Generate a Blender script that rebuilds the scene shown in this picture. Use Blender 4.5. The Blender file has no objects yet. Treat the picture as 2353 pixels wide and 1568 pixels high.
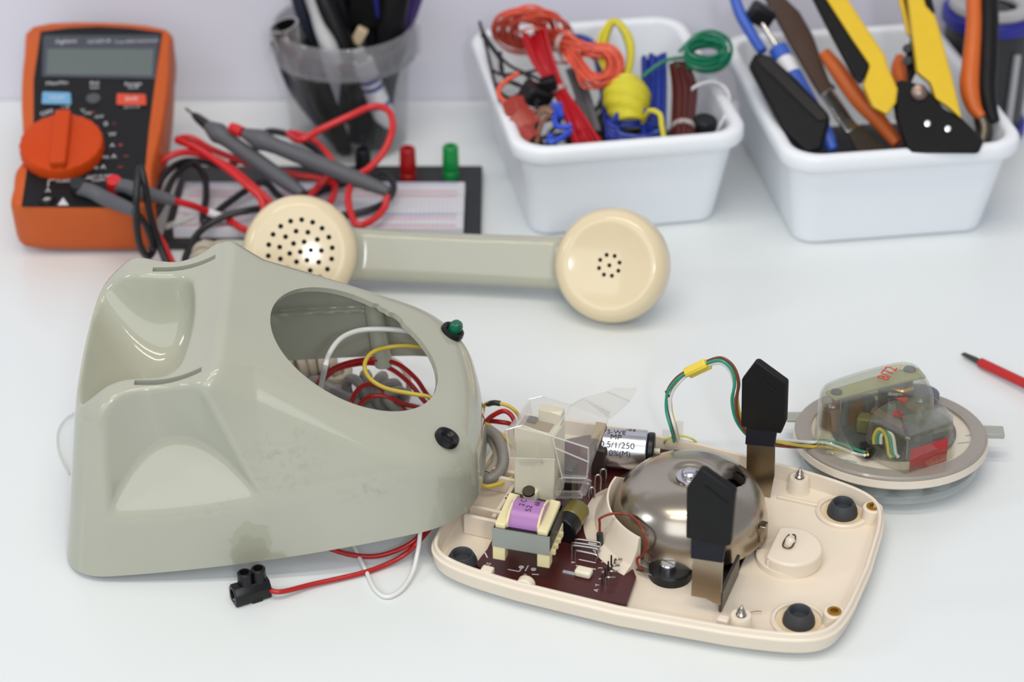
import bpy, bmesh, math, random
import numpy as np
from mathutils import Vector, Matrix, Euler

SC = bpy.context.scene
COL = SC.collection
MM = 0.001
random.seed(4)
RNG = np.random.default_rng(4)
PI = math.pi

# ------------------------------------------------------------------ camera numbers
F_PX = 5000.0
PITCH = math.radians(32.08)
CAM_H = 600.0
CP, SP = math.cos(PITCH), math.sin(PITCH)


def ray(px, py):
    a = (px - 1176.5) / F_PX
    b = (py - 784.0) / F_PX
    return np.array([a, CP - b * SP, -SP - b * CP])


def P(px, py, z=0.0):
    """point of the horizontal plane z (mm above the desk) on the sight line of a photo pixel"""
    d = ray(px, py)
    return np.array([0, 0, CAM_H]) + d * ((z - CAM_H) / d[2])


def PY(px, py, y):
    """same for the upright plane at depth y"""
    d = ray(px, py)
    return np.array([0, 0, CAM_H]) + d * (y / d[1])


# ------------------------------------------------------------------ materials
def s2l(c):
    c = c / 255.0
    return c / 12.92 if c <= 0.04045 else ((c + 0.055) / 1.055) ** 2.4


def lin(rgb):
    return tuple(s2l(v) for v in rgb) + (1.0,)


def new_mat(name):
    m = bpy.data.materials.new(name)
    m.use_nodes = True
    nt = m.node_tree
    nt.nodes.clear()
    out = nt.nodes.new('ShaderNodeOutputMaterial')
    return m, nt, out


def mat(name, rgb, rough=0.5, metal=0.0, var=0.06, scale=120.0, spec=0.5, bump=0.0, coat=0.0, rgb2=None,
        trans=0.0, sss=0.0, rvar=0.08):
    """procedural principled material: object-space noise mottles colour and gloss a little"""
    m, nt, out = new_mat(name)
    N = nt.nodes.new
    b = N('ShaderNodeBsdfPrincipled')
    tc = N('ShaderNodeTexCoord')
    no = N('ShaderNodeTexNoise')
    no.inputs['Scale'].default_value = scale
    no.inputs['Detail'].default_value = 4
    nt.links.new(tc.outputs['Object'], no.inputs['Vector'])
    mx = N('ShaderNodeMix')
    mx.data_type = 'RGBA'
    c1 = lin(rgb)
    c2 = lin(rgb2) if rgb2 else tuple(max(0, v * (1 - var * 2)) for v in c1[:3]) + (1,)
    mx.inputs[6].default_value = c1
    mx.inputs[7].default_value = c2
    nt.links.new(no.outputs['Fac'], mx.inputs[0])
    nt.links.new(mx.outputs[2], b.inputs['Base Color'])
    mr = N('ShaderNodeMapRange')
    mr.inputs['To Min'].default_value = max(0.02, rough - rvar)
    mr.inputs['To Max'].default_value = min(1, rough + rvar)
    nt.links.new(no.outputs['Fac'], mr.inputs['Value'])
    nt.links.new(mr.outputs['Result'], b.inputs['Roughness'])
    b.inputs['Metallic'].default_value = metal
    b.inputs['Specular IOR Level'].default_value = spec
    b.inputs['Coat Weight'].default_value = coat
    b.inputs['Coat Roughness'].default_value = 0.08
    b.inputs['Transmission Weight'].default_value = trans
    if sss:
        b.inputs['Subsurface Weight'].default_value = sss
        b.inputs['Subsurface Scale'].default_value = 0.003
    if bump:
        bp = N('ShaderNodeBump')
        bp.inputs['Strength'].default_value = bump
        bp.inputs['Distance'].default_value = 0.0004
        nt.links.new(no.outputs['Fac'], bp.inputs['Height'])
        nt.links.new(bp.outputs['Normal'], b.inputs['Normal'])
    nt.links.new(b.outputs[0], out.inputs[0])
    return m


def clear_mat(name, tint=(250, 251, 248), body=0.05, body_rgb=(225, 228, 222), rough=0.05, edge=0.5, base=0.035):
    """thin clear plastic: lets light straight through, a trace of milkiness, mirrors at glancing angles"""
    m, nt, out = new_mat(name)
    N = nt.nodes.new
    tr = N('ShaderNodeBsdfTransparent')
    tr.inputs[0].default_value = lin(tint)
    df = N('ShaderNodeBsdfDiffuse')
    df.inputs[0].default_value = lin(body_rgb)
    tc = N('ShaderNodeTexCoord')
    no = N('ShaderNodeTexNoise')
    no.inputs['Scale'].default_value = 60
    nt.links.new(tc.outputs['Object'], no.inputs['Vector'])
    mr = N('ShaderNodeMapRange')
    mr.inputs['To Min'].default_value = body * 0.6
    mr.inputs['To Max'].default_value = body * 1.4
    nt.links.new(no.outputs['Fac'], mr.inputs['Value'])
    m1 = N('ShaderNodeMixShader')
    nt.links.new(mr.outputs['Result'], m1.inputs[0])
    nt.links.new(tr.outputs[0], m1.inputs[1])
    nt.links.new(df.outputs[0], m1.inputs[2])
    gl = N('ShaderNodeBsdfGlossy')
    gl.inputs['Color'].default_value = (1, 1, 1, 1)
    gl.inputs['Roughness'].default_value = rough
    lw = N('ShaderNodeLayerWeight')
    lw.inputs['Blend'].default_value = 0.5
    pw = N('ShaderNodeMath')
    pw.operation = 'POWER'
    nt.links.new(lw.outputs['Facing'], pw.inputs[0])
    pw.inputs[1].default_value = 3.0
    ml = N('ShaderNodeMath')
    ml.operation = 'MULTIPLY_ADD'
    ml.use_clamp = True
    nt.links.new(pw.outputs[0], ml.inputs[0])
    ml.inputs[1].default_value = edge
    ml.inputs[2].default_value = base
    m2 = N('ShaderNodeMixShader')
    nt.links.new(ml.outputs[0], m2.inputs[0])
    nt.links.new(m1.outputs[0], m2.inputs[1])
    nt.links.new(gl.outputs[0], m2.inputs[2])
    nt.links.new(m2.outputs[0], out.inputs[0])
    return m


# ------------------------------------------------------------------ object helpers
def tag(o, label=None, cat=None, group=None, kind=None):
    if label:
        o['label'] = label
    if cat:
        o['category'] = cat
    if group:
        o['group'] = group
    if kind:
        o['kind'] = kind
    return o


def thing(name, label, cat, loc=(0, 0, 0), M=None, group=None):
    """an Empty at the thing's base; loc in mm, or a full matrix M (translation in mm)"""
    o = bpy.data.objects.new(name, None)
    o.empty_display_size = 0.01
    COL.objects.link(o)
    if M is None:
        M = Matrix.Translation(Vector(loc))
    Mm = M.copy()
    Mm.translation = M.translation * MM
    o.matrix_world = Mm
    FR[o.name] = M.copy()
    return tag(o, label, cat, group)


FR = {}


def frame_of(o):
    while o.name not in FR:
        o = o.parent
    return FR[o.name]


def to_local(parent, pts):
    Mi = frame_of(parent).inverted()
    return [Mi @ Vector(p) for p in pts]


def frame(origin, x, y):
    x = Vector(x).normalized()
    y = Vector(y)
    z = x.cross(y).normalized()
    y = z.cross(x)
    M = Matrix((x, y, z)).transposed().to_4x4()
    M.translation = Vector(origin)
    return M


def catmull(pts, n=8, closed=False):
    pts = [np.asarray(p, float) for p in pts]
    out = []
    L = len(pts)
    rng = range(L if closed else L - 1)
    for i in rng:
        if closed:
            p0, p1, p2, p3 = pts[(i - 1) % L], pts[i], pts[(i + 1) % L], pts[(i + 2) % L]
        else:
            p1, p2 = pts[i], pts[i + 1]
            p0 = pts[i - 1] if i > 0 else 2 * p1 - p2
            p3 = pts[i + 2] if i + 2 < L else 2 * p2 - p1
        for k in range(n):
            t = k / n
            out.append(0.5 * ((2 * p1) + (-p0 + p2) * t + (2 * p0 - 5 * p1 + 4 * p2 - p3) * t * t
                              + (-p0 + 3 * p1 - 3 * p2 + p3) * t ** 3))
    if not closed:
        out.append(pts[-1])
    return out


def rrect(w, d, r, n=6, cx=0, cy=0):
    pts = []
    for sx, sy, a0 in ((1, 1, 0), (-1, 1, 90), (-1, -1, 180), (1, -1, 270)):
        for k in range(n + 1):
            a = math.radians(a0 + 90 * k / n)
            pts.append((cx + sx * (w / 2 - r) + r * math.cos(a), cy + sy * (d / 2 - r) + r * math.sin(a)))
    return pts


class MB:
    """mesh builder in millimetres"""

    def __init__(self):
        self.v, self.f, self.M = [], [], None

    def add(self, vs, fs):
        o = len(self.v)
        if self.M is not None:
            vs = [self.M @ Vector(p) for p in vs]
        self.v += [tuple(p) for p in vs]
        self.f += [tuple(i + o for i in q) for q in fs]
        return self

    def box(self, c, s, R=None):
        vs = []
        for x in (-.5, .5):
            for y in (-.5, .5):
                for z in (-.5, .5):
                    p = Vector((x * s[0], y * s[1], z * s[2]))
                    if R is not None:
                        p = R @ p
                    vs.append(p + Vector(c))
        return self.add(vs, [(0, 1, 3, 2), (4, 6, 7, 5), (0, 4, 5, 1), (2, 3, 7, 6), (0, 2, 6, 4), (1, 5, 7, 3)])

    def prism(self, poly, z0, z1):
        n = len(poly)
        vs = [(x, y, z0) for x, y in poly] + [(x, y, z1) for x, y in poly]
        fs = [tuple(range(n - 1, -1, -1)), tuple(range(n, 2 * n))]
        fs += [(i, (i + 1) % n, n + (i + 1) % n, n + i) for i in range(n)]
        return self.add(vs, fs)

    def loft(self, rings, cap0=True, cap1=True, closed=False):
        n = len(rings[0])
        vs = [p for r in rings for p in r]
        fs = []
        m = len(rings)
        for k in range(m if closed else m - 1):
            a, b = k * n, ((k + 1) % m) * n
            fs += [(a + i, a + (i + 1) % n, b + (i + 1) % n, b + i) for i in range(n)]
        if not closed:
            if cap0:
                fs.append(tuple(range(n - 1, -1, -1)))
            if cap1:
                fs.append(tuple(range((m - 1) * n, m * n)))
        return self.add(vs, fs)

    def lathe(self, prof, c=(0, 0, 0), axis=(0, 0, 1), n=48, closed=False):
        """profile of (radius, height) turned round the axis; r=0 ends close the shape"""
        z = Vector(axis).normalized()
        x = z.orthogonal().normalized()
        y = z.cross(x)
        c = Vector(c)
        vs, idx = [], []
        for r, h in prof:
            if r <= 1e-6:
                idx.append([len(vs)])
                vs.append(c + z * h)
            else:
                idx.append(list(range(len(vs), len(vs) + n)))
                for k in range(n):
                    a = 2 * PI * k / n
                    vs.append(c + z * h + (x * math.cos(a) + y * math.sin(a)) * r)
        fs = []
        m = len(prof)
        for k in range(m if closed else m - 1):
            A, B = idx[k], idx[(k + 1) % m]
            for i in range(n):
                j = (i + 1) % n
                if len(A) == 1 and len(B) == 1:
                    continue
                if len(A) == 1:
                    fs.append((A[0], B[j], B[i]))
                elif len(B) == 1:
                    fs.append((A[i], A[j], B[0]))
                else:
                    fs.append((A[i], A[j], B[j], B[i]))
        return self.add(vs, fs)

    def cyl(self, a, b, r0, r1=None, n=24):
        a, b = Vector(a), Vector(b)
        r1 = r0 if r1 is None else r1
        L = (b - a).length
        return self.lathe([(0, 0), (r0, 0), (r1, L), (0, L)], a, b - a, n)

    def tube(self, pts, r, n=10, sub=8, closed=False, smooth=True, flat=None):
        """round cable along control points; r may be a list per control point"""
        rs = r if isinstance(r, (list, tuple)) else [r] * len(pts)
        pts = [np.asarray(p, float) for p in pts]
        if smooth:
            q = catmull([np.append(p, rr) for p, rr in zip(pts, rs)], sub, closed)
        else:
            q = [np.append(p, rr) for p, rr in zip(pts, rs)]
        C = [Vector(p[:3]) for p in q]
        R = [p[3] for p in q]
        m = len(C)
        T = []
        for i in range(m):
            a = C[(i - 1) % m] if (closed or i > 0) else C[i]
            b = C[(i + 1) % m] if (closed or i < m - 1) else C[i]
            t = (b - a)
            T.append(t.normalized() if t.length > 1e-9 else Vector((0, 0, 1)))
        nx = T[0].orthogonal().normalized()
        rings = []
        for i in range(m):
            nx = (nx - T[i] * nx.dot(T[i]))
            nx = nx.normalized() if nx.length > 1e-6 else T[i].orthogonal().normalized()
            ny = T[i].cross(nx)
            rings.append([C[i] + (nx * math.cos(2 * PI * k / n) + ny * math.sin(2 * PI * k / n)) * R[i] for k in range(n)])
        return self.loft(rings, closed=closed)

    def build(self, name, m, parent=None, bevel=0.0, smooth=True, angle=38, seg=2, world=False, origin=None, solid=0,
              label=None, recalc=True):
        """link as ONE mesh object.  Under a parent the numbers are the parent's own millimetres unless world=True"""
        V = self.v
        if parent is not None and world:
            V = to_local(parent, V)
        A = np.array([tuple(p) for p in V], float)
        if parent is None:
            lo, hi = A.min(0), A.max(0)
            o = np.array(origin, float) if origin is not None else np.array([(lo[0] + hi[0]) / 2, (lo[1] + hi[1]) / 2, lo[2]])
            A = A - o
        me = bpy.data.meshes.new(name)
        me.from_pydata([tuple(p) for p in A * MM], [], self.f)
        if recalc:
            bm = bmesh.new()
            bm.from_mesh(me)
            bmesh.ops.recalc_face_normals(bm, faces=bm.faces)
            bm.to_mesh(me)
            bm.free()
        if smooth:
            me.shade_smooth()
            me.set_sharp_from_angle(angle=math.radians(angle))
        me.materials.append(m)
        ob = bpy.data.objects.new(name, me)
        COL.objects.link(ob)
        if parent is not None:
            ob.parent = parent
        else:
            ob.location = Vector(o) * MM
        if bevel:
            b = ob.modifiers.new('soft_edges', 'BEVEL')
            b.width = bevel * MM
            b.segments = seg
            b.limit_method = 'ANGLE'
            b.angle_limit = math.radians(35)
        if solid:
            sm = ob.modifiers.new('wall', 'SOLIDIFY')
            sm.thickness = solid * MM
        if label:
            ob['label'] = label
        return ob


def boolean_cut(ob, cutter, op='DIFFERENCE', solver='EXACT', probe=None):
    """cut another builder's shape (same coordinates) out of ob, once and for all"""
    me = bpy.data.meshes.new('cutter')
    me.from_pydata([tuple(np.array(tuple(p)) * MM) for p in cutter.v], [], cutter.f)
    bm = bmesh.new()
    bm.from_mesh(me)
    bmesh.ops.recalc_face_normals(bm, faces=bm.faces)
    bm.to_mesh(me)
    bm.free()
    co = bpy.data.objects.new('cutter', me)
    COL.objects.link(co)
    co.parent = ob.parent
    if ob.parent is None:
        co.location = (0, 0, 0)
    md = ob.modifiers.new('cut', 'BOOLEAN')
    md.operation = op
    md.solver = solver
    md.object = co
    bpy.context.view_layer.update()
    dg = bpy.context.evaluated_depsgraph_get()
    res = bpy.data.meshes.new_from_object(ob.evaluated_get(dg))
    ob.modifiers.remove(md)
    old = ob.data
    ob.data = res
    if probe is not None:
        # the opening must really be open: a ray through it may not meet the solid, and nothing else may be lost
        o_, d_, dist = probe
        hit = ob.ray_cast(Vector(o_) * MM, Vector(d_), distance=dist * MM)[0]
        if hit or len(res.vertices) < 0.7 * len(old.vertices):
            ob.data = old
            bpy.data.objects.remove(co)
            bpy.data.meshes.remove(res)
            return None
    bpy.data.objects.remove(co)
    bpy.data.meshes.remove(old)
    res.shade_smooth()
    res.set_sharp_from_angle(angle=math.radians(38))
    return ob


def lettering(name, body, size, M, m, parent=None, world=True, extrude=0.02, align='CENTER', label=None):
    """printed characters as a thin mesh; M places the text's own x (reading) / y (up) / z (out) axes in mm"""
    cu = bpy.data.curves.new(name, 'FONT')
    cu.body = body
    cu.size = size * MM
    cu.extrude = extrude * MM
    cu.align_x = align
    cu.align_y = 'CENTER'
    tmp = bpy.data.objects.new(name + '_tmp', cu)
    COL.objects.link(tmp)
    bpy.context.view_layer.update()
    me = bpy.data.meshes.new_from_object(tmp.evaluated_get(bpy.context.evaluated_depsgraph_get()))
    bpy.data.objects.remove(tmp)
    bpy.data.curves.remove(cu)
    Mm = M.copy()
    if parent is not None and world:
        Mm = frame_of(parent).inverted() @ M
    Mm = Mm.copy()
    Mm.translation = Mm.translation * MM
    me.transform(Mm)
    me.materials.clear()
    me.materials.append(m)
    ob = bpy.data.objects.new(name, me)
    COL.objects.link(ob)
    if parent is not None:
        ob.parent = parent
    if label:
        ob['label'] = label
    return ob


# ------------------------------------------------------------------ smooth solids from distance fields
def smax(a, b, k):
    h = np.maximum(k - np.abs(a - b), 0.0) / k
    return np.maximum(a, b) + h * h * k * 0.25


def smin(a, b, k):
    return -smax(-a, -b, k)


def sdf_mesh(fn, lo, hi, h, project=2):
    lo = np.array(lo, float)
    n = [int(math.ceil((hi[i] - lo[i]) / h)) + 1 for i in range(3)]
    ax = [lo[i] + h * np.arange(n[i]) for i in range(3)]
    X, Y, Z = np.meshgrid(*ax, indexing='ij')
    V = fn(X, Y, Z)
    inside = V < 0
    cs = (n[0] - 1, n[1] - 1, n[2] - 1)
    acc = np.zeros(cs + (3,))
    cnt = np.zeros(cs)
    G = np.stack(np.meshgrid(*[np.arange(k, dtype=float) for k in n], indexing='ij'), -1)
    quads = []
    edges = []
    for a in range(3):
        s0 = [slice(None)] * 3
        s1 = [slice(None)] * 3
        s0[a] = slice(0, n[a] - 1)
        s1[a] = slice(1, n[a])
        v0, v1 = V[tuple(s0)], V[tuple(s1)]
        m = inside[tuple(s0)] != inside[tuple(s1)]
        t = np.where(m, v0 / np.where(np.abs(v0 - v1) < 1e-12, 1, v0 - v1), 0)
        pos = G[tuple(s0)].copy()
        pos[..., a] += t
        pos *= m[..., None]
        b, c = [i for i in range(3) if i != a]
        for db in (0, 1):
            for dc in (0, 1):
                sl = [slice(None)] * 3
                sl[b] = slice(db, db + n[b] - 1)
                sl[c] = slice(dc, dc + n[c] - 1)
                acc += pos[tuple(sl)]
                cnt += m[tuple(sl)]
        edges.append((a, b, c, m, inside[tuple(s0)]))
    act = cnt > 0
    idx = -np.ones(cs, int)
    idx[act] = np.arange(act.sum())
    pts = acc[act] / cnt[act][:, None] * h + lo
    for a, b, c, m, ins in edges:
        ii = np.argwhere(m)
        ok = (ii[:, b] > 0) & (ii[:, b] < n[b] - 1) & (ii[:, c] > 0) & (ii[:, c] < n[c] - 1)
        ii = ii[ok]

        def at(db, dc):
            j = ii.copy()
            j[:, b] -= db
            j[:, c] -= dc
            return idx[j[:, 0], j[:, 1], j[:, 2]]
        q = np.stack([at(1, 1), at(0, 1), at(0, 0), at(1, 0)], 1)
        fl = ins[ii[:, 0], ii[:, 1], ii[:, 2]]
        if a == 1:
            fl = ~fl
        q[~fl] = q[~fl][:, ::-1]
        quads.append(q)
    Q = np.concatenate(quads)
    e = h * 0.05
    for _ in range(project):
        f0 = fn(pts[:, 0], pts[:, 1], pts[:, 2])
        g = np.stack([(fn(*(pts + e * np.eye(3)[k]).T) - fn(*(pts - e * np.eye(3)[k]).T)) / (2 * e) for k in range(3)], 1)
        g2 = np.maximum((g * g).sum(1), 0.05)
        st = -(f0 / g2)[:, None] * g
        ln = np.linalg.norm(st, axis=1, keepdims=True)
        st *= np.minimum(1, 0.45 * h / np.maximum(ln, 1e-9))
        pts = pts + st
    return pts, Q


def sdf_object(name, m, fn, lo, hi, h, parent=None, project=2, angle=50, snap=None):
    pts, Q = sdf_mesh(fn, lo, hi, h, project)
    if snap is not None:
        pts = snap(pts, h)
    me = bpy.data.meshes.new(name)
    me.vertices.add(len(pts))
    me.vertices.foreach_set('co', (pts * MM).ravel())
    me.loops.add(Q.size)
    me.loops.foreach_set('vertex_index', Q.ravel().astype(np.int32))
    me.polygons.add(len(Q))
    me.polygons.foreach_set('loop_start', (np.arange(len(Q)) * 4).astype(np.int32))
    me.polygons.foreach_set('loop_total', np.full(len(Q), 4, np.int32))
    me.update(calc_edges=True)
    me.validate()
    me.shade_smooth()
    me.set_sharp_from_angle(angle=math.radians(angle))
    me.materials.append(m)
    ob = bpy.data.objects.new(name, me)
    COL.objects.link(ob)
    if parent is not None:
        ob.parent = parent
    return ob
# ================================================================== camera, light, desk, wall
cam_d = bpy.data.cameras.new('camera')
cam = bpy.data.objects.new('camera', cam_d)
COL.objects.link(cam)
cam_d.sensor_width = 22.3
cam_d.lens = F_PX / 2353.0 * 22.3
cam.location = (0, 0, CAM_H * MM)
cam.rotation_euler = (math.radians(90) - PITCH, 0, 0)
cam_d.clip_start = 0.02
cam_d.clip_end = 50
cam_d.dof.use_dof = True
cam_d.dof.focus_distance = 0.985
cam_d.dof.aperture_fstop = 4.2
cam_d.dof.aperture_blades = 7
SC.camera = cam

SC.view_settings.view_transform = 'Standard'
SC.view_settings.look = 'None'
SC.view_settings.exposure = -0.13
SC.view_settings.gamma = 1.0
SC.view_settings.use_curve_mapping = False

wd = bpy.data.worlds.new('room_light')
SC.world = wd
wd.use_nodes = True
bg = wd.node_tree.nodes['Background']
bg.inputs[0].default_value = (0.88, 0.90, 0.95, 1)
bg.inputs[1].default_value = 0.46


def area(name, loc, target, sx, sy, power, color):
    ld = bpy.data.lights.new(name, 'AREA')
    ld.shape = 'RECTANGLE'
    ld.size, ld.size_y = sx, sy
    ld.energy = power
    ld.color = color
    o = bpy.data.objects.new(name, ld)
    COL.objects.link(o)
    o.location = loc
    d = Vector(target) - Vector(loc)
    o.rotation_euler = d.to_track_quat('-Z', 'Y').to_euler()
    return o


# daylight from the room behind the camera, a window on the left, two warm ceiling tubes
area('room_window_light', (-0.35, -1.15, 1.55), (0.0, 0.95, 0.0), 2.6, 1.6, 27.5, (0.90, 0.95, 1.0))
area('far_window_light', (0.20, -0.60, 0.93), (-0.1, 0.98, 0.03), 0.10, 0.15, 4.0, (0.95, 0.98, 1.0))
area('window_light', (-1.7, 0.5, 0.95), (0, 0.9, 0.0), 0.22, 0.45, 4.5, (0.86, 0.93, 1.0))
area('ceiling_tube_light', (-0.10, 0.62, 1.75), (-0.10, 0.62, 0), 1.25, 0.02, 7.5, (1.0, 0.90, 0.76))
area('ceiling_tube_light', (-0.10, 0.22, 1.75), (-0.10, 0.22, 0), 1.25, 0.02, 7.5, (1.0, 0.90, 0.76))

M_desk = mat('desk_white', (225, 230, 231), rough=0.30, var=0.012, scale=9, spec=0.45)
M_wall = mat('wall_paint', (220, 219, 230), rough=0.7, var=0.02, scale=14, spec=0.2)
M_floor = mat('floor_vinyl', (150, 150, 155), rough=0.5, var=0.05, scale=8)

d = thing('desk', 'white laminate desk under all the phone parts and boxes', 'desk', (0, 870, 0))
MB().box((0, 882, -15), (1500, 724, 30)).build('desk_top', M_desk, d, bevel=1.5, world=True)
M_leg = mat('desk_leg_grey', (150, 152, 156), rough=0.4, metal=0.6)
for sx in (-1, 1):
    for yy in (560, 1180):
        MB().box((sx * 700, yy, -390), (45, 45, 720)).build('leg', M_leg, d, bevel=2, world=True)
tag(MB().box((0, 1264.5, 0), (3000, 40, 1500)).build('wall_back', M_wall), kind='structure')
tag(MB().box((0, 300, -770), (3000, 2600, 40)).build('floor', M_floor), kind='structure')
# ================================================================== telephone housing (empty upper shell)
def plastic_shell_mat():
    m, nt, out = new_mat('shell_grey_green')
    N = nt.nodes.new
    b = N('ShaderNodeBsdfPrincipled')
    tc = N('ShaderNodeTexCoord')
    no = N('ShaderNodeTexNoise')
    no.inputs['Scale'].default_value = 30
    no.inputs['Detail'].default_value = 6
    nt.links.new(tc.outputs['Object'], no.inputs['Vector'])
    mx = N('ShaderNodeMix')
    mx.data_type = 'RGBA'
    mx.inputs[6].default_value = lin((177, 178, 162))
    mx.inputs[7].default_value = lin((170, 171, 155))
    nt.links.new(no.outputs['Fac'], mx.inputs[0])

    # tidemark stain low on the near side, and scuffs of grey dirt on the slope
    def blob(center, radius, warp, edge):
        nz = N('ShaderNodeTexNoise')
        nz.inputs['Scale'].default_value = 95
        nz.inputs['Detail'].default_value = 2
        nt.links.new(tc.outputs['Object'], nz.inputs['Vector'])
        sub = N('ShaderNodeVectorMath')
        sub.operation = 'SUBTRACT'
        nt.links.new(tc.outputs['Object'], sub.inputs[0])
        sub.inputs[1].default_value = [c * MM for c in center]
        sc = N('ShaderNodeVectorMath')
        sc.operation = 'DIVIDE'
        nt.links.new(sub.outputs[0], sc.inputs[0])
        sc.inputs[1].default_value = [r * MM for r in radius]
        ln = N('ShaderNodeVectorMath')
        ln.operation = 'LENGTH'
        nt.links.new(sc.outputs[0], ln.inputs[0])
        ad = N('ShaderNodeMath')
        ad.operation = 'MULTIPLY_ADD'
        nt.links.new(nz.outputs['Fac'], ad.inputs[0])
        ad.inputs[1].default_value = warp
        nt.links.new(ln.outputs['Value'], ad.inputs[2])
        mr = N('ShaderNodeMapRange')
        mr.inputs['From Min'].default_value = 1 + warp * .5 - edge
        mr.inputs['From Max'].default_value = 1 + warp * .5 + edge
        mr.inputs['To Min'].default_value = 1
        mr.inputs['To Max'].default_value = 0
        nt.links.new(ad.outputs[0], mr.inputs['Value'])
        return mr.outputs['Result']

    def over(prev, fac, rgb, amt):
        k = N('ShaderNodeMath')
        k.operation = 'MULTIPLY'
        nt.links.new(fac, k.inputs[0])
        k.inputs[1].default_value = amt
        q = N('ShaderNodeMix')
        q.data_type = 'RGBA'
        nt.links.new(k.outputs[0], q.inputs[0])
        nt.links.new(prev, q.inputs[6])
        q.inputs[7].default_value = lin(rgb)
        return q.outputs[2]
    c = mx.outputs[2]
    c = over(c, blob((87, -68, 9), (9, 14, 12), 1.5, 0.06), (160, 159, 139), 0.7)
    c = over(c, blob((90, -68, -2), (11, 14, 8), 1.4, 0.06), (160, 159, 139), 0.6)
    c = over(c, blob((186, -52, 12), (15, 16, 26), 0.9, 0.1), (166, 165, 148), 0.5)
    d1 = N('ShaderNodeTexNoise')
    d1.inputs['Scale'].default_value = 330
    d1.inputs['Detail'].default_value = 5
    nt.links.new(tc.outputs['Object'], d1.inputs['Vector'])
    gr = N('ShaderNodeMapRange')
    gr.inputs['From Min'].default_value = 0.5
    gr.inputs['From Max'].default_value = 0.72
    nt.links.new(d1.outputs['Fac'], gr.inputs['Value'])
    for cen, rad, am in (((108, -62, 50), (16, 12, 14), 0.32), ((145, -63, 28), (14, 8, 7), 0.3), ((75, -66, 30), (10, 8, 5), .2)):
        fb = blob(cen, rad, 0.8, 0.5)
        k = N('ShaderNodeMath')
        k.operation = 'MULTIPLY'
        nt.links.new(fb, k.inputs[0])
        nt.links.new(gr.outputs['Result'], k.inputs[1])
        c = over(c, k.outputs[0], (128, 124, 112), am)
    nt.links.new(c, b.inputs['Base Color'])
    b.inputs['Roughness'].default_value = 0.09
    b.inputs['Specular IOR Level'].default_value = 0.5
    nt.links.new(b.outputs[0], out.inputs[0])
    return m


M_shell = plastic_shell_mat()
M_black = mat('black_plastic', (19, 19, 22), rough=0.35, var=0.1, spec=0.35)
M_rubber = mat('grey_black_rubber', (58, 61, 66), rough=0.6, var=0.1)
M_green_led = mat('green_plastic', (10, 104, 74), rough=0.18, var=0.1)

SH_R = Euler((0, 0, math.radians(2))).to_matrix() @ Matrix.Rotation(math.radians(-6), 3, 'Y') @ Matrix.Rotation(math.radians(4), 3, 'X')
SH_M = SH_R.to_4x4()
SH_M.translation = Vector((-203, 822, 5.6))
DN = np.array([0.531, 0, 0.847])           # normal of the dial face
DC = np.array([139.6, 3.0, 59.0])          # centre of the dial opening


VC = 4.0                                    # the housing's own middle line


def shell_outer(u, v, w):
    vv = np.abs(v - VC)
    hw = 72 - 0.00083 * (u - 60) ** 2
    s1 = (vv - hw + 0.10 * w) / 1.005
    k = 0.19 + 0.19 * np.clip((u - 76) / 24, 0, 1)
    s2 = (vv - (hw - 3.3) + k * (w - 33)) / np.sqrt(1 + k * k)
    side = smax(s1, s2, 2.0)
    back = (-1 + 0.27 * w + 0.001 * vv * vv - u) / 1.036
    front = u - (192.5 - 0.0025 * vv * vv)
    plan = smax(smax(side, back, 19), front, 22)
    rd = (w - (59 - 0.628 * (u - 139.6))) * 0.847
    wc = 84 + 0.0123 * (u - 60) ** 2
    rc = w - wc
    rb = (w - (87 + 0.5 * (u - 42))) / 1.118
    roof = smax(smax(rd, rc, 4), rb, 8)
    body = smax(plan, roof, 7 + 5 * np.clip((u - 80) / 20, 0, 1))
    # trough between the two humps, open to the back
    vc = np.abs(v - VC + 2)
    ht = 38.0 + 0.0125 * np.maximum(0, 52 - u) ** 2 + 0.28 * (w - 82)
    ur = 71 - 0.0030 * (v - VC + 2) ** 2 + 0.12 * (w - 84)
    fl = 46 + 0.0275 * np.maximum(52 - u, 0) ** 2
    tr = smax(smax((vc - ht) * 0.93, u - ur, 10), (fl - w) * 0.85, 24)
    body = smax(body, -tr, 2.5)
    # recesses for the two handset caps
    wall = 48.6 + 0.0172 * np.abs(u - 61.5 - 0.06 * (50 - w)) ** 2
    fl2 = 37.6 + (62.5 - vv) * 1.22
    rec = smax((wall - vv) * 0.8, (fl2 - w) * 0.68, 2.0)
    body = smax(body, -rec, 2.5)
    return body


def shell_sdf(u, v, w):
    b = shell_outer(u, v, w)
    f = np.maximum(b, -(b + 2.6))
    # stiffening ribs and a post on the far inner wall
    rib = np.maximum(np.maximum(np.abs(w - 39) - 1.0, b + 0.5), -(b + 5.5))
    rib = np.maximum(rib, 45 - v)
    post = np.maximum(np.maximum(np.sqrt((u - 145) ** 2 + (v - 60) ** 2) - 4.5, b + 0.5), 6 - w)
    f = np.minimum(f, np.minimum(rib, post))
    f = np.maximum(f, np.where(v > 40, 6.0, 0.3) - w)
    return f


def SL(px, py, v):
    """photo pixel on the housing's own upright plane v = const, as a world point"""
    Ri = SH_R.transposed()
    d_ = Ri @ Vector(ray(px, py))
    o_ = Ri @ (Vector((0, 0, CAM_H)) - SH_M.translation)
    return np.array(tuple(SH_M @ (o_ + d_ * ((v - o_.y) / d_.y))))


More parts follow.
